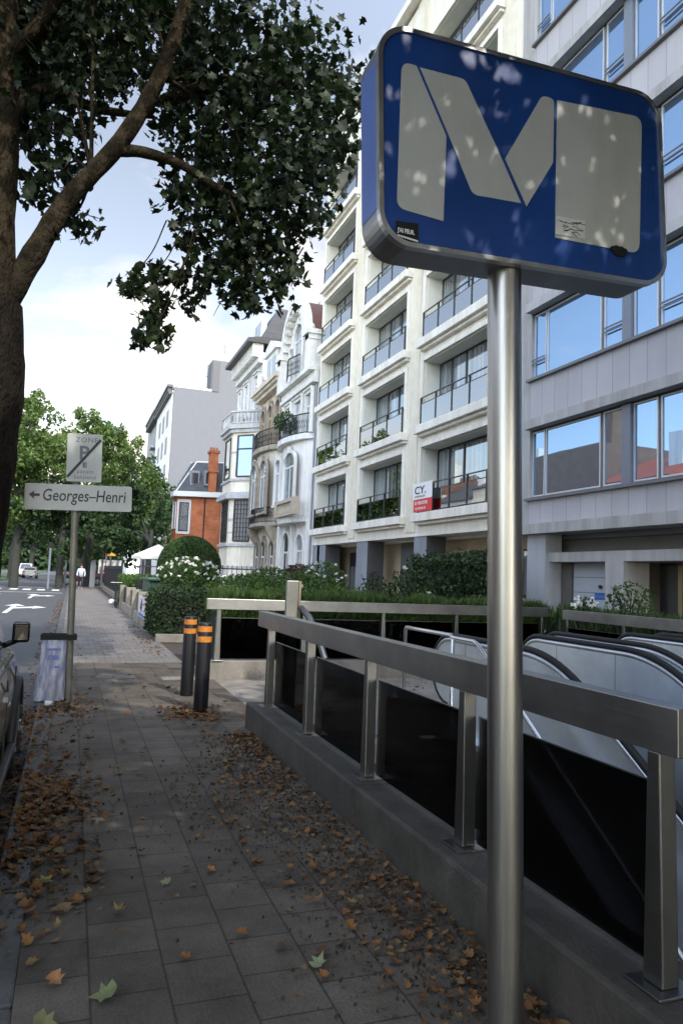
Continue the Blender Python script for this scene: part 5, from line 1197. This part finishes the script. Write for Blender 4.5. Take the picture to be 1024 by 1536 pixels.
# rose and shrub bed
M_RL = leaf_mat('rose_leaves', (.03,.065,.015), (.09,.15,.04), .35, (.05,.10,.025))
M_FL = leaf_mat('white_flowers', (.72,.72,.66), (.85,.85,.8), .3)
def bush(name, label, cat, c, r, n, size, flowers, seed, mat=None, scl=(1,.8,.7), stems=True, group=None):
    t = thing(name, label, cat, (c[0], c[1], 0), group)
    leafmass('foliage', c, r, n, size, mat or M_RL, t, scl, seed, .35)
    rr = random.Random(seed+100)
    sm = MB()
    for k in range(9):
        a = rr.random()*2*PI; sm.tube([(c[0], c[1], 0), (c[0] + r*.4*math.cos(a), c[1] + r*.3*math.sin(a), c[2]), (c[0] + r*.8*math.cos(a), c[1] + r*.6*math.sin(a), c[2] + r*scl[2]*rr.random())], [.02,.012,.005], 5)
    sm.build('stems', M_TRK, t)
    if flowers:
        for k in range(flowers):
            fm = MB()
            a = rr.random()*2*PI; u = rr.uniform(-.1,1); q = math.sqrt(max(0,1-u*u)); p = Vector((c[0] + r*scl[0]*q*math.cos(a)*1.02, c[1] - abs(r*scl[1]*q*math.sin(a)), c[2] + r*scl[2]*u*1.05))
            for j in range(9): leafquad(fm, p + Vector((rr.gauss(0,.022), rr.gauss(0,.022), rr.gauss(0,.02))), .075, rr)
            fm.build('flower', M_FL, t, fixn=False)
    return t
bush('rose_bush', 'white flowering rose bush in front of the green dome', 'rose bush', (3.25, 22, 1.45), .85, 2600, .085, 46, 81, scl=(1.05,.8,.62))
bush('rose_bush', 'small rose bush with few white flowers, right of the silver car', 'rose bush', (5.7, 22, 1.3), .75, 1900, .085, 10, 82)
bush('shrub', 'bright green low shrub in the middle of the flower bed', 'shrub', (4.5, 19.5, 1.15), .75, 2200, .085, 0, 83, M_HG, (1.5,.8,.55))
bush('shrub', 'green shrub in front of the beige house', 'shrub', (6.0, 19.0, 1.25), .7, 2000, .085, 3, 84, M_RL, (1.4,.8,.6))
bush('rose_bush', 'straggly rose bush with pale buds in front of the white town house', 'rose bush', (7.4, 22.0, 1.5), .8, 1500, .08, 12, 85)
bush('shrub', 'dark reddish shrub behind the roses', 'shrub', (8.0, 26.5, 1.6), .6, 1200, .1, 0, 86, leaf_mat('bronze_leaves', (.05,.03,.02), (.10,.06,.035), .2))
bush('shrub', 'airy shrub in front of the beige marble entrance', 'shrub', (7.0, 14.6, 1.35), .55, 650, .09, 2, 87, M_HD, (1.0,.8,.95))
bush('shrub', 'small airy shrub by the grey column', 'shrub', (6.2, 14.8, 1.3), .42, 300, .08, 0, 88, M_HD, (.7,.7,1.0))
bush('shrub', 'pampas-like feathery shrub in front of the bronze entrance door', 'shrub', (8.75, 9.9, 1.3), .4, 500, .07, 0, 89, M_BLADE, (.9,1.1,1.0))
bush('rose_bush', 'low plant with a cluster of white flowers under the garage door', 'rose bush', (8.6, 10.9, 1.25), .22, 160, .06, 9, 90, M_RL, (1.1,1,.7))

# ------------------------------------------------------------------ front garden walls along the pavement
M_WALL = pbr('garden_stone', (.27, .245, .20), .85, var=.2, scale=5, bump=.4, bscale=30, dirt=.3)
t = thing('garden_wall', 'low stone garden wall with posts and iron bars along the pavement', 'wall', (1.95, 24, 0))
MB().box(1.93, 2.12, 19.4, 31, -.01, .28).build('base', M_WALL, t, bevel=.01)
for yy in (19.6, 22.3, 24.6, 27.2, 30.8): MB().box(1.88, 2.18, yy - .17, yy + .17, 0, .93).build('wall_post', M_WALL, t, bevel=.015)
ir = MB()
for a_, b__ in ((22.3,24.6),(24.6,27.2),(27.2,30.8)):
    ir.tube([(2.03,a_,.82),(2.03,b__,.82)], .02, 6)
    yy = a_ + .25
    while yy < b__: ir.tube([(2.03,yy,.25),(2.03,yy,.86)], .013, 5); yy += .16
ir.build('iron_bars', M_IRON, t)
MB().box(2.0, 2.06, 19.8, 22.1, .7, .86).build('rail', M_CONCL, t)
t = thing('no_parking_sign', 'white plate with blue and red no parking disc on the garden wall', 'sign', (1.9, 21.2, .6))
MB().box(1.865, 1.878, 20.0, 21.9, .28, .84).build('plate', pbr('plate_white', (.6,.6,.6), .5, var=.04), t)
t_ = MB().tube([(1.862,20.9,.60),(1.858,20.9,.60)], .19, 24).build('disc', pbr('disc_red', (.45,.03,.05), .5), t)
MB().tube([(1.858,20.9,.60),(1.854,20.9,.60)], .145, 24).build('disc_field', pbr('disc_blue', (.03,.06,.32), .5), t)
MB().bar((1.853,20.78,.70),(1.853,21.02,.50),.004,.035,(1,0,0)).build('disc_bar', MATS['disc_red'], t)
MB().box(1.858, 1.864, 20.2, 21.7, .30, .38).build('blue_strip', pbr('strip_blue', (.03,.12,.45), .5), t)
hedge('clipped_hedge', 'low green hedge topping the farther garden wall', 'hedge', 2.15, 3.6, 28.5, 37, 0, 1.25, 5200, .1, M_HG, 91)
t = thing('garbage_box', 'dark green garden box behind the low wall', 'box', (2.5, 25, 0))
MB().box(2.25, 3.0, 23.2, 25.4, .3, 1.25).build('body', pbr('box_green', (.012,.05,.035), .5), t, bevel=.03); MB().box(2.2, 3.05, 23.1, 25.5, 1.25, 1.33).build('lid', pbr('box_green_lid', (.02,.07,.05), .5), t, bevel=.02)
t = thing('iron_fence', 'black iron railing along the gardens beyond the low wall', 'fence', (2.3, 45, 0))
f_ = MB()
for z in (.35, 1.6): f_.tube([(2.3,37.5,z),(2.3,57,z)], .03, 5)
yy = 37.5
while yy < 57: f_.tube([(2.3,yy,.1),(2.3,yy,1.72)], .018, 4); yy += .22
f_.build('bars', M_IRON, t); MB().box(2.2, 2.4, 37.4, 57, -.01, .3).build('base', M_WALL, t)
t = thing('iron_fence', 'tall dark iron post and railing between the gardens, next to the green box', 'fence', (3, 27, 0))
MB().tube([(2.25,25.6,0),(2.25,25.6,1.9)], .04, 6).build('fence_post', M_IRON, t); f_ = MB()
for k in range(12): f_.tube([(2.3+k*.2,27.5,.3),(2.3+k*.2,27.5,1.75)], .015, 4)
f_.tube([(2.3,27.5,1.7),(4.6,27.5,1.7)], .02, 5); f_.build('bars', M_IRON, t)
t = thing('iron_fence', 'thin black railing in front of the town houses', 'fence', (7.3, 31, 0))
f_ = MB(); f_.tube([(4.8,30,1.75),(9.2,30,1.75)], .02, 5); f_.tube([(4.8,30,.5),(9.2,30,.5)], .02, 5)
for k in range(23): f_.tube([(4.8+k*.2,30,.0),(4.8+k*.2,30,1.9)], .015, 4)
f_.build('bars', M_IRON, t)

# ------------------------------------------------------------------ leaf litter
M_LIT = leaf_mat('dry_leaves', (.075,.036,.014), (.15,.11,.05), 0, (.17,.075,.024), .8)
M_DEB = leaf_mat('leaf_crumbs', (.03,.02,.012), (.10,.06,.03), 0, (.05,.035,.02), .9)
rr = random.Random(99); lit = MB(); deb = MB()
UPV = Vector((0, 0, 1))
def drop(x, y, s=None, z=0.0):
    star(lit, Vector((x, y, z + rr.uniform(.006, .028))), s or rr.uniform(.025, .07), rr, normal=UPV, curl=rr.uniform(.1, .9))
def crumb(x, y, z=0.0):
    leafquad(deb, Vector((x, y, z + .004)), rr.uniform(.008, .03), rr)
def zone(n, fn, big=1.0):
    for _ in range(n):
        x, y, z = fn()
        if rr.random() < .55: drop(x, y, rr.uniform(.028,.07)*big, z)
        else: crumb(x, y, z)
# gutter
zone(1700, lambda: (rr.uniform(-.62, -.26), rr.uniform(3.2, 9.5), -.115))
zone(900, lambda: (rr.uniform(-.55, -.26), rr.uniform(9.5, 40), -.115))
zone(500, lambda: (-.22 + rr.random()**2*.5, rr.uniform(4, 9), .003))
zone(650, lambda: (-.2 + abs(rr.gauss(0,.22)), rr.gauss(5.3, .42), .003))
zone(260, lambda: (rr.gauss(-.05,.15), rr.gauss(4.1,.4), .003))
zone(300, lambda: (rr.gauss(.05,.16), rr.gauss(9.1,.45), .003))
# against the plinth
def z1():
    y = rr.uniform(2.2, 7.3); w_ = .16 + .34*math.exp(-((y-5.0)/1.5)**2) + .12*math.exp(-((y-2.8)/.6)**2)
    return (1.79 - abs(rr.gauss(0, w_)), y, .003)
zone(1500, z1, .75)
for _ in range(3800):
    x, y, z = z1(); crumb(x - .02, y, z)
zone(420, lambda: (rr.gauss(1.38,.2), rr.gauss(8.35,.3), .003)); 
zone(120, lambda: (rr.uniform(.2,1.7), rr.uniform(3,9), .003)); zone(120, lambda: (rr.uniform(0,1.7), rr.uniform(9,17), .003))
zone(260, lambda: (1.8 - abs(rr.gauss(0,.25)), rr.uniform(14,22), .003)); zone(160, lambda: (rr.uniform(3.3,6.5), rr.uniform(9.3,10.9), .006))
lo_ = lit.build('fallen_leaves', M_LIT, fixn=False); tag(lo_, 'brown and orange fallen leaves heaped in the gutter and along the plinth', 'leaf litter', kind='stuff')
do_ = deb.build('leaf_crumbs', M_DEB, fixn=False); tag(do_, 'fine dark leaf crumbs and dirt scattered on the paving', 'leaf litter', kind='stuff')
for x, y, s, c, lb in ((.22, 2.95, .10, (.13,.15,.06), 'large pale green fallen leaf, lowest on the slabs'), (.05, 3.1, .075, (.24,.11,.04), 'orange curled leaf at the lower left of the slabs'), (.02, 2.83, .09, (.16,.15,.06), 'olive dried leaf at the bottom left'), (.55, 3.9, .06, (.15,.16,.08), 'pale green leaf on the slabs in the middle of the pavement'), (.80, 4.0, .055, (.34,.13,.03), 'bright orange leaf right of the pale green one'), (1.05, 2.95, .07, (.16,.18,.09), 'grey green leaf near the bottom right corner of the slabs'), (-.02, 4.05, .08, (.22,.20,.06), 'yellow green round leaf on the kerb')):
    mb = MB(); star(mb, Vector((x, y, .02)), s, rr, normal=UPV, curl=.45); o = mb.build('fallen_leaf', pbr('leaf_%d' % int(c[0]*1000 + y*7), c, .8, var=.25, scale=30), fixn=False); tag(o, lb, 'leaf')
# ------------------------------------------------------------------ parked black car
M_PAINT = pbr('black_car_paint', (.006, .006, .007), .22, var=.1, coat=.5, metal=0.0)
M_TRIM = pbr('black_plastic', (.02, .02, .02), .6, var=.2)
M_CHR = steel('chrome', (.65,.65,.65), .12, (1,1,1))
M_TYRE = pbr('tyre', (.018,.018,.018), .8, var=.2, bump=.2)
M_CGL = mirror_glass('car_glass', (.01,.012,.012), (.7,.75,.8), .12)
M_HEAD = mirror_glass('lamp_glass', (.3,.3,.32), (.9,.9,.9), .3)
def car(name, label, x, y, hd, paint, Lc=4.5, W=1.82, H=1.62, belt=1.02, nose=.93, suv=True, roofy=(-1.9, .35), detail=True):
    """car centred on (x, y), nose towards +Y when hd is 0"""
    t = thing(name, label, 'car', (x, y, 0)); c, s = math.cos(hd), math.sin(hd)
    base = -.12 if x < -.2 else 0
    def T(p): return (x + p[0]*c - p[1]*s, y + p[0]*s + p[1]*c, p[2] + base)
    hl = Lc/2; wb0, wb1 = -hl*.58, hl*.62
    secs = []
    ys = [-hl, -hl+.08, -hl+.3, -hl+.8, wb0, -.6, 0, .7, 1.0, wb1, hl-.45, hl-.18, hl-.04, hl]
    for yy in ys:
        u = yy / hl; nar = 1 - .16*max(0, (abs(u)-.72)/.28)**2 - (.10 if abs(u) == 1 else 0); w_ = W/2*nar
        top = belt if yy < .85 else belt + (nose-belt)*min(1, (yy-.85)/(hl-.85)); top -= (.10 if yy >= hl-.05 else 0)
        if yy <= -hl + .1: top = belt - .08
        zb = .28 if abs(u) < .9 else .36
        half = [(w_*.86, zb), (w_*.95, zb+.08), (w_*.985, .52), (w_, .72), (w_*.985, .86), (w_*.93, top-.03), (w_*.85, top+.015), (w_*.4, top+.05)]
        secs.append([T((a, yy, z)) for a, z in half] + [T((-a, yy, z)) for a, z in half[::-1]])
    b_ = MB(); n = len(secs[0]); vs = [p for q in secs for p in q]
    b_.add(vs, [(i*n+k, i*n+(k+1)%n, (i+1)*n+(k+1)%n, (i+1)*n+k) for i in range(len(secs)-1) for k in range(n)], True)
    b_.add(secs[0], [tuple(range(n))], False); b_.add(secs[-1], [tuple(range(n))], False)
    body = b_.build('body', paint, t)
    md = body.modifiers.new('s', 'SUBSURF'); md.levels = md.render_levels = 1
    # cabin
    r0, r1 = roofy; ya, yb = -hl+.25, 1.15
    cab = MB(); lo = [(-W/2*.93, ya), (W/2*.93, ya), (W/2*.93, .5), (W/2*.90, yb), (-W/2*.90, yb), (-W/2*.93, .5)]; hi = [(-W/2*.78, r0), (W/2*.78, r0), (W/2*.80, -.2), (W/2*.76, r1), (-W/2*.76, r1), (-W/2*.80, -.2)]
    lo_ = [T((a, b2, belt-.02)) for a, b2 in lo]; hi_ = [T((a, b2, H-.05 if k in (0,1,3,4) else H)) for k, (a, b2) in enumerate(hi)]
    cab.add(lo_ + hi_, [(k, (k+1)%6, (k+1)%6+6, k+6) for k in range(6)]); cab.add(hi_, [(0,1,2,5),(5,2,3,4)]); cab.build('roof', paint, t, bevel=.05, seg=3)
    def quad(name_, pts, mat, off):
        v = [Vector(T(p)) for p in pts]; nr = (v[1]-v[0]).cross(v[2]-v[0]).normalized(); cen = sum(v, Vector())/len(v)
        if nr.dot(cen - Vector(T((0,0,1.2)))) < 0: nr = -nr
        m_ = MB(); m_.add([p + nr*off for p in v] + [p - nr*.01 for p in v], [tuple(range(len(v)))] + [(k, (k+1)%len(v), len(v)+(k+1)%len(v), len(v)+k) for k in range(len(v))]); return m_.build(name_, mat, t)
    def lerp(a, b2, u): return tuple(a[i] + (b2[i]-a[i])*u for i in range(3))
    for sgn in (1, -1):
        A = (sgn*W/2*.93, ya, belt); B = (sgn*W/2*.93, .5, belt); Cc = (sgn*W/2*.90, yb, belt); D = (sgn*W/2*.78, r0, H-.05); E_ = (sgn*W/2*.80, -.2, H); F_ = (sgn*W/2*.76, r1, H-.05)
        quad('side_window', [lerp(lerp(A,B,.2),lerp(D,E_,.2),.12), lerp(lerp(A,B,.52),lerp(D,E_,.5),.12), lerp(lerp(A,B,.52),lerp(D,E_,.5),.85), lerp(lerp(A,B,.2),lerp(D,E_,.2),.8)], M_CGL, .006)
        quad('side_window', [lerp(lerp(A,B,.56),lerp(D,E_,.54),.12), lerp(B,E_,.12), lerp(lerp(B,Cc,.72),E_,.12), lerp(F_,Cc,.28), lerp(E_,B,.13), lerp(lerp(A,B,.56),lerp(D,E_,.54),.86)], M_CGL, .006)
        if detail:
            mm = MB(); mm.bar(T((sgn*(W/2+.02), .72, belt+.14)), T((sgn*(W/2+.02), .82, belt+.14)), .12, .15); mm.bar(T((sgn*W/2*.88, .77, belt+.03)), T((sgn*(W/2+.02), .77, belt+.09)), .06, .04); mo = mm.build('wing_mirror', paint, t, bevel=.045, seg=4)
            quad('mirror_glass', [(sgn*(W/2-.02), .715, belt+.10), (sgn*(W/2+.06), .715, belt+.10), (sgn*(W/2+.06), .715, belt+.18), (sgn*(W/2-.02), .715, belt+.18)], mirror_glass('wing_glass', (.01,.01,.01), (.07,.075,.085), .05), .008)
            for yy in (-.15, -1.15): MB().bar(T((sgn*(W/2+.015), yy-.1, .87)), T((sgn*(W/2+.015), yy+.1, .87)), .03, .03).build('door_handle', M_STD, t)
            for yy in (-.95, .22, 1.0): MB().bar(T((sgn*(W/2-.006), yy, .38)), T((sgn*(W/2-.01), yy, .92)), .012, .008, (0,1,0)).build('door_gap', M_TRIM, t)
            stp_ = MB().bar(T((sgn*(W/2+.0), -1.1, .33)), T((sgn*(W/2+.0), .95, .33)), .06, .05); stp_.build('running_board', M_TRIM, t, bevel=.015)
    quad('windscreen', [(-W/2*.80, yb-.04, belt+.05), (W/2*.80, yb-.04, belt+.05), (W/2*.62, r1+.06, H-.1), (-W/2*.62, r1+.06, H-.1)], M_CGL, .008)
    quad('rear_window', [(-W/2*.78, ya+.02, belt+.08), (W/2*.78, ya+.02, belt+.08), (W/2*.62, r0-.03, H-.12), (-W/2*.62, r0-.03, H-.12)], M_CGL, .008)
    for sgn in (1, -1):
        for yy in (wb0, wb1):
            xx = sgn*(W/2 - .10); R2 = .34
            ac = MB(); ac.tube([T((sgn*(W/2-.01), yy + .42*math.cos(a), R2 + .42*math.sin(a))) for a in [PI*k/12 for k in range(-1, 14)]], .035, 8); ac.build('wheel_arch', M_TRIM, t)
            dk = MB(); dk.tube([T((xx-sgn*.14, yy, R2)), T((sgn*(W/2-.004), yy, R2))], .40, 20); dk.build('wheel_well', M_BLACK, t)
            wh = MB(); wh.tube([T((xx-sgn*.10, yy, R2)), T((xx+sgn*.06, yy, R2)), T((xx+sgn*.105, yy, R2))], [R2, R2, R2-.04], 28); w_ = wh.build('wheel', M_TYRE, t)
            rm = MB(); rm.tube([T((xx+sgn*.10, yy, R2)), T((xx+sgn*.112, yy, R2))], [.24,.225], 24)
            rm.build('rim', M_STD, w_)
            sp_ = MB()
            for k in range(5): a = 2*PI*k/5; sp_.bar(T((xx+sgn*.118, yy, R2)), T((xx+sgn*.118, yy+.215*math.cos(a), R2+.215*math.sin(a))), .05, .014, (0,-math.sin(a),math.cos(a)))
            sp_.build('spokes', M_CHR, w_)
        quad('headlight', [(sgn*W/2*.55, hl-.02, .66), (sgn*W/2*.88, hl-.14, .68), (sgn*W/2*.88, hl-.16, .82), (sgn*W/2*.55, hl-.04, .80)], M_HEAD, .02)
        quad('tail_light', [(sgn*W/2*.62, -hl+.0, .72), (sgn*W/2*.9, -hl+.1, .72), (sgn*W/2*.88, -hl+.1, .95), (sgn*W/2*.62, -hl+.0, .95)], pbr('tail_red', (.25,.01,.01), .3), .03)
    quad('number_plate', [(-.26, -hl-.01, .5), (.26, -hl-.01, .5), (.26, -hl-.01, .61), (-.26, -hl-.01, .61)], M_WH, .02)
    return t
car('parked_car', 'black car parked at the kerb, its side mirror and front wing at the left edge', -1.25, 5.25, 0, M_PAINT, H=1.72, belt=1.06, nose=.96)
M_SILV = pbr('silver_paint', (.42,.43,.44), .3, metal=.5, var=.05, coat=.5)
car('parked_car', 'silver car parked in the forecourt behind the rose bushes', 7.2, 36.5, PI/2, M_SILV, 4.3, 1.8, 1.5, .95, .85, detail=True)
car('parked_car', 'white van-like car on the far lane of the street', -6.0, 112, PI, pbr('white_paint', (.6,.6,.6), .3, var=.03), 4.6, 1.85, 1.9, 1.1, 1.0, detail=False)
car('parked_car', 'silver estate car driving away down the street', -5.0, 104, 0, M_SILV, 4.4, 1.8, 1.5, .95, .85, detail=False)
car('parked_car', 'dark red car crossing behind the pedestrian', 1.0, 70, PI/2, pbr('red_paint', (.16,.02,.02), .3, var=.05), 4.3, 1.8, 1.5, .95, .85, detail=False)
car('parked_car', 'white car parked far off on the left side', -12.0, 96, 0, pbr('white_paint', (.6,.6,.6), .3), 4.4, 1.8, 1.5, .95, .85, detail=False)

# ------------------------------------------------------------------ pedestrian
def skin_body(name, joints, edges, radii, mat, parent, lv=2):
    me = bpy.data.meshes.new(name); me.from_pydata([Vector(j) for j in joints], edges, []); me.update()
    o = bpy.data.objects.new(name, me); COL.objects.link(o)
    md = o.modifiers.new('skin', 'SKIN'); sv = me.skin_vertices if len(me.skin_vertices) else None
    if sv is None: return o
    for v, r in zip(me.skin_vertices[0].data, radii): v.radius = (r, r) if not isinstance(r, tuple) else r
    me.skin_vertices[0].data[0].use_root = True
    o.modifiers.new('sub', 'SUBSURF').levels = lv; o.modifiers['sub'].render_levels = lv
    me.materials.append(mat); md.use_smooth_shade = True
    o.parent = parent; o.matrix_parent_inverse = Matrix.Translation(-parent.location)
    return o
px_, py_ = .68, 57.2
t = thing('person', 'pedestrian in light blue shirt and dark trousers walking on the pavement towards the viewer', 'person', (px_, py_, 0))
import bmesh
def ensure_skin(me):
    bm = bmesh.new(); bm.from_mesh(me); bm.verts.layers.skin.verify(); bm.to_mesh(me); bm.free()
def person_part(name, J, E_, Rr, mat):
    me = bpy.data.meshes.new(name); me.from_pydata([(px_ + a, py_ + b2, c) for a, b2, c in J], E_, []); me.update(); ensure_skin(me)
    for v, r in zip(me.skin_vertices[0].data, Rr): v.radius = r if isinstance(r, tuple) else (r, r)
    me.skin_vertices[0].data[0].use_root = True
    me.materials.append(mat); o = bpy.data.objects.new(name, me); COL.objects.link(o)
    md = o.modifiers.new('skin', 'SKIN'); md.use_smooth_shade = True
    s_ = o.modifiers.new('sub', 'SUBSURF'); s_.levels = s_.render_levels = 2
    o.parent = t; o.matrix_parent_inverse = Matrix.Translation(-t.location); return o
M_SKIN = pbr('skin', (.45,.27,.19), .6, var=.05)
person_part('body', [(0,0,.95),(0,0,1.2),(0,.0,1.42),(0,-.01,1.50),(0,-.02,1.58),(0,-.02,1.68),(.2,0,1.40),(.26,.02,1.12),(.25,-.08,.88),(-.2,0,1.40),(-.26,-.02,1.12),(-.27,-.12,.90),(.09,0,.92),(.10,-.12,.5),(.10,-.06,.09),(.10,-.2,.04),(-.09,0,.92),(-.10,.12,.5),(-.10,.28,.12),(-.10,.18,.05)],
            [(0,1),(1,2),(2,3),(3,4),(4,5),(2,6),(6,7),(7,8),(2,9),(9,10),(10,11),(0,12),(12,13),(13,14),(14,15),(0,16),(16,17),(17,18),(18,19)],
            [.13,.13,.12,.055,.085,.075,.06,.042,.03,.06,.042,.03,.09,.06,.042,.035,.09,.06,.042,.035], M_SKIN)
person_part('shirt', [(0,0,.93),(0,0,1.2),(0,0,1.40),(0,0,1.46),(.2,0,1.41),(.265,.02,1.12),(.25,-.07,.93),(-.2,0,1.41),(-.265,-.02,1.12),(-.27,-.11,.95)], [(0,1),(1,2),(2,3),(2,4),(4,5),(5,6),(2,7),(7,8),(8,9)], [(.17,.15),(.17,.14),(.16,.13),.08,.075,.06,.05,.075,.06,.05], pbr('shirt_blue', (.38,.48,.66), .8, var=.06))
person_part('trousers', [(0,0,1.0),(.10,0,.88),(.11,-.12,.5),(.10,-.06,.10),(-.10,0,.88),(-.11,.12,.5),(-.10,.27,.14)], [(0,1),(1,2),(2,3),(0,4),(4,5),(5,6)], [(.16,.14),.11,.085,.065,.11,.085,.065], pbr('trousers_navy', (.015,.018,.035), .85))
MB().sphere((px_, py_ + .01, 1.70), .10, 14, 10, (.92,1.05,.85)).build('hair', pbr('hair_brown', (.05,.03,.02), .8), t)

# ------------------------------------------------------------------ crossing furniture
def signal(label, x, y, lit, h=3.4, facing=-1):
    t = thing('traffic_light', label, 'traffic light', (x, y, 0), 'traffic lights at the crossing')
    MB().tube([(x,y,0),(x,y,h)], .07, 8).build('pole', M_GPIER, t)
    b_ = MB().box(x-.17, x+.17, y-.15, y+.12, h-1.0, h-.05).build('signal_box', M_BLKP, t)
    for k, cn in enumerate(('red','amber','green')):
        on_ = (cn == lit); mt_ = pbr('lens_%s' % cn, {'red':(.2,.01,.01),'amber':(.15,.07,.01),'green':(.01,.12,.05)}[cn], .3)
        if on_:
            mt_, nt_, o_ = nodes_of('lens_red_lit'); e_ = N(nt_, 'ShaderNodeEmission', Strength=5.0); e_.inputs[0].default_value = (1,.08,.03,1); L(nt_, e_.outputs[0], o_.inputs[0])
        MB().tube([(x, y-.15, h-.22-k*.3), (x, y-.2, h-.22-k*.3)], [.11,.10], 14).build('lens', mt_, t)
signal('traffic light showing red at the crossing, on the pavement side', 2.25, 61, 'red', 3.3)
signal('unlit traffic light to the right of the red one', 3.55, 63, None, 3.3)
signal('small traffic light at the end of the pavement by the kerb', -.45, 62.5, None, 3.1)
t = thing('white_post', 'white square post at the end of the pavement', 'post', (1.6, 61, 0)); MB().box(1.38,1.78,60.9,61.2,0,2.2).build('body', M_GLED, t, bevel=.03); MB().box(1.4,1.76,60.88,60.9,1.6,2.0).build('panel', M_PL, t)
t = thing('street_lamp', 'old style street lantern above the crossing signs', 'street lamp', (3.1, 66, 0)); MB().tube([(3.1,66,0),(3.1,66,4.4)], .06, 8).build('pole', M_IRON, t)
lm = MB(); lm.tube([(3.1,66,4.4),(3.1,66,4.9),(3.1,66,5.1)], [.14,.26,.06], 6); lm.build('lantern', pbr('lantern_glass', (.4,.42,.4), .4), t); MB().tube([(3.1,66,4.9),(3.1,66,5.2)], [.3,.03], 6).build('cap', M_IRON, t)
t = thing('road_sign', 'yellow diversion board at the crossing', 'sign', (2.9, 64, 0)); MB().tube([(2.95,64,0),(2.95,64,3.4)], .04, 6).build('pole', M_GPIER, t); MB().box(2.55,3.35,63.9,63.94,2.6,3.3).build('board', pbr('board_yellow', (.6,.42,.05), .6), t)
t = thing('road_sign', 'round red bordered sign at the crossing', 'sign', (2.35, 63, 0)); MB().tube([(2.6,63,0),(2.6,63,3.2)], .04, 6).build('pole', M_GPIER, t); MB().tube([(2.6,62.95,2.95),(2.6,62.9,2.95)], .32, 20).build('disc_rim', pbr('rim_red', (.5,.03,.03), .5), t); MB().tube([(2.6,62.9,2.95),(2.6,62.88,2.95)], .23, 20).build('disc', M_WF, t)
t = thing('poster_panel', 'low panel of red and white posters beyond the crossing', 'poster panel', (2.9, 68, 0)); pp = MB()
MB().box(2.2,4.1,67.9,68,1.1,2.3).build('panel', M_WF, t)
for k in range(5): MB().box(2.3+k*.36,2.5+k*.36,67.86,67.9,1.2,1.2+.5+.1*(k%3)).build('poster', MATS['rim_red'] if k % 2 else M_GPIER, t)
MB().box(2.25,2.35,67.95,68.05,0,1.1).box(3.95,4.05,67.95,68.05,0,1.1).build('leg', M_IRON, t)
for k, (x, y, h_) in enumerate(((-1.05,60.2,0),)): pass
t = thing('advertising_column', 'dark green pole-like column at the kerb near the crossing', 'column', (-1.55, 58, 0)); MB().tube([(-1.55,58,-.1),(-1.55,58,2.9),(-1.55,58,3.0)], [.09,.08,.1], 10).build('pole', M_GPIER, t); MB().box(-1.7,-1.4,57.9,58.1,2.9,3.3).build('head', M_BLKP, t)
# white parasol in a garden
t = thing('parasol', 'open white garden parasol left of the green dome', 'parasol', (3.9, 40, 0)); pk = MB(); top = (4.25, 40, 2.95); rim_ = [(4.25 + 1.35*math.cos(2*PI*k/8), 40 + 1.35*math.sin(2*PI*k/8), 2.28) for k in range(8)]
pk.add([top] + rim_ + [(x, y, z-.14) for x, y, z in rim_], [(0, 1+k, 1+(k+1)%8) for k in range(8)] + [(1+k, 9+k, 9+(k+1)%8, 1+(k+1)%8) for k in range(8)]); pk.build('canopy', pbr('parasol_white', (.7,.66,.58), .8, var=.04), t); MB().tube([(4.25,40,0),(4.25,40,2.9)], .03, 8).build('pole', M_WF, t)
# bicycle against the garden hedge
t = thing('bicycle', 'bicycle leaning at the edge of the pavement by the garden hedge', 'bicycle', (1.75, 31.5, 0))
for yy in (31.0, 32.05):
    w_ = MB().tube([(1.78, yy + .33*math.cos(2*PI*k/24), .34 + .33*math.sin(2*PI*k/24)) for k in range(25)], .018, 6, False).build('wheel', M_TYRE, t)
    sp_ = MB()
    for k in range(10): a = 2*PI*k/10; sp_.tube([(1.78,yy,.34),(1.78,yy+.32*math.cos(a),.34+.32*math.sin(a))], .003, 4)
    sp_.build('spokes', M_CHR, w_)
fr = MB()
for a, b_ in (((31.0,.34),(31.3,.85)),((31.3,.85),(31.45,.30)),((31.45,.30),(31.9,.82)),((31.3,.8),(31.9,.82)),((31.9,.9),(32.05,.34)),((31.0,.34),(31.45,.30)),((31.9,.82),(31.88,1.0))): fr.tube([(1.78,a[0],a[1]),(1.78,b_[0],b_[1])], .016, 6)
fr.build('frame', M_BLKP, t); MB().tube([(1.55,31.88,1.0),(2.0,31.88,1.0)], .014, 6).build('handlebar', M_CHR, t); MB().sphere((1.78,31.28,.92), .1, 8, 6, (.8,1.4,.4)).build('saddle', M_BLKP, t)
tag(MB().sphere((1.72, 33.5, .13), .13, 14, 10).build('white_helmet_bag', pbr('bag_white', (.6,.6,.6), .6, var=.05)), 'round white bag on the pavement beside the bicycle', 'bag')
# scooter-like motorbike left out; low posts on the far pavement of the crossing
for k in range(4):
    x = 3.0 + k*1.2
for k in range(6):
    x = -11.6 + (k%3)*.9; y = 70 + k*6
t = thing('street_lamp', 'slim grey lamp post on the central strip at the far left', 'street lamp', (-7.4, 80, 0)); MB().tube([(-7.4,80,0),(-7.4,80,6)], .08, 8).build('pole', M_GLED, t); MB().box(-7.6,-6.6,79.9,80.1,5.95,6.1).build('head', M_GLED, t)
t = thing('road_sign', 'small white road sign plate on the central strip', 'sign', (-6.9, 76, 0)); MB().tube([(-6.9,76,0),(-6.9,76,2.6)], .04, 6).build('pole', M_GLED, t); MB().box(-7.2,-6.6,75.9,75.94,2.0,2.6).build('board', M_WF, t)
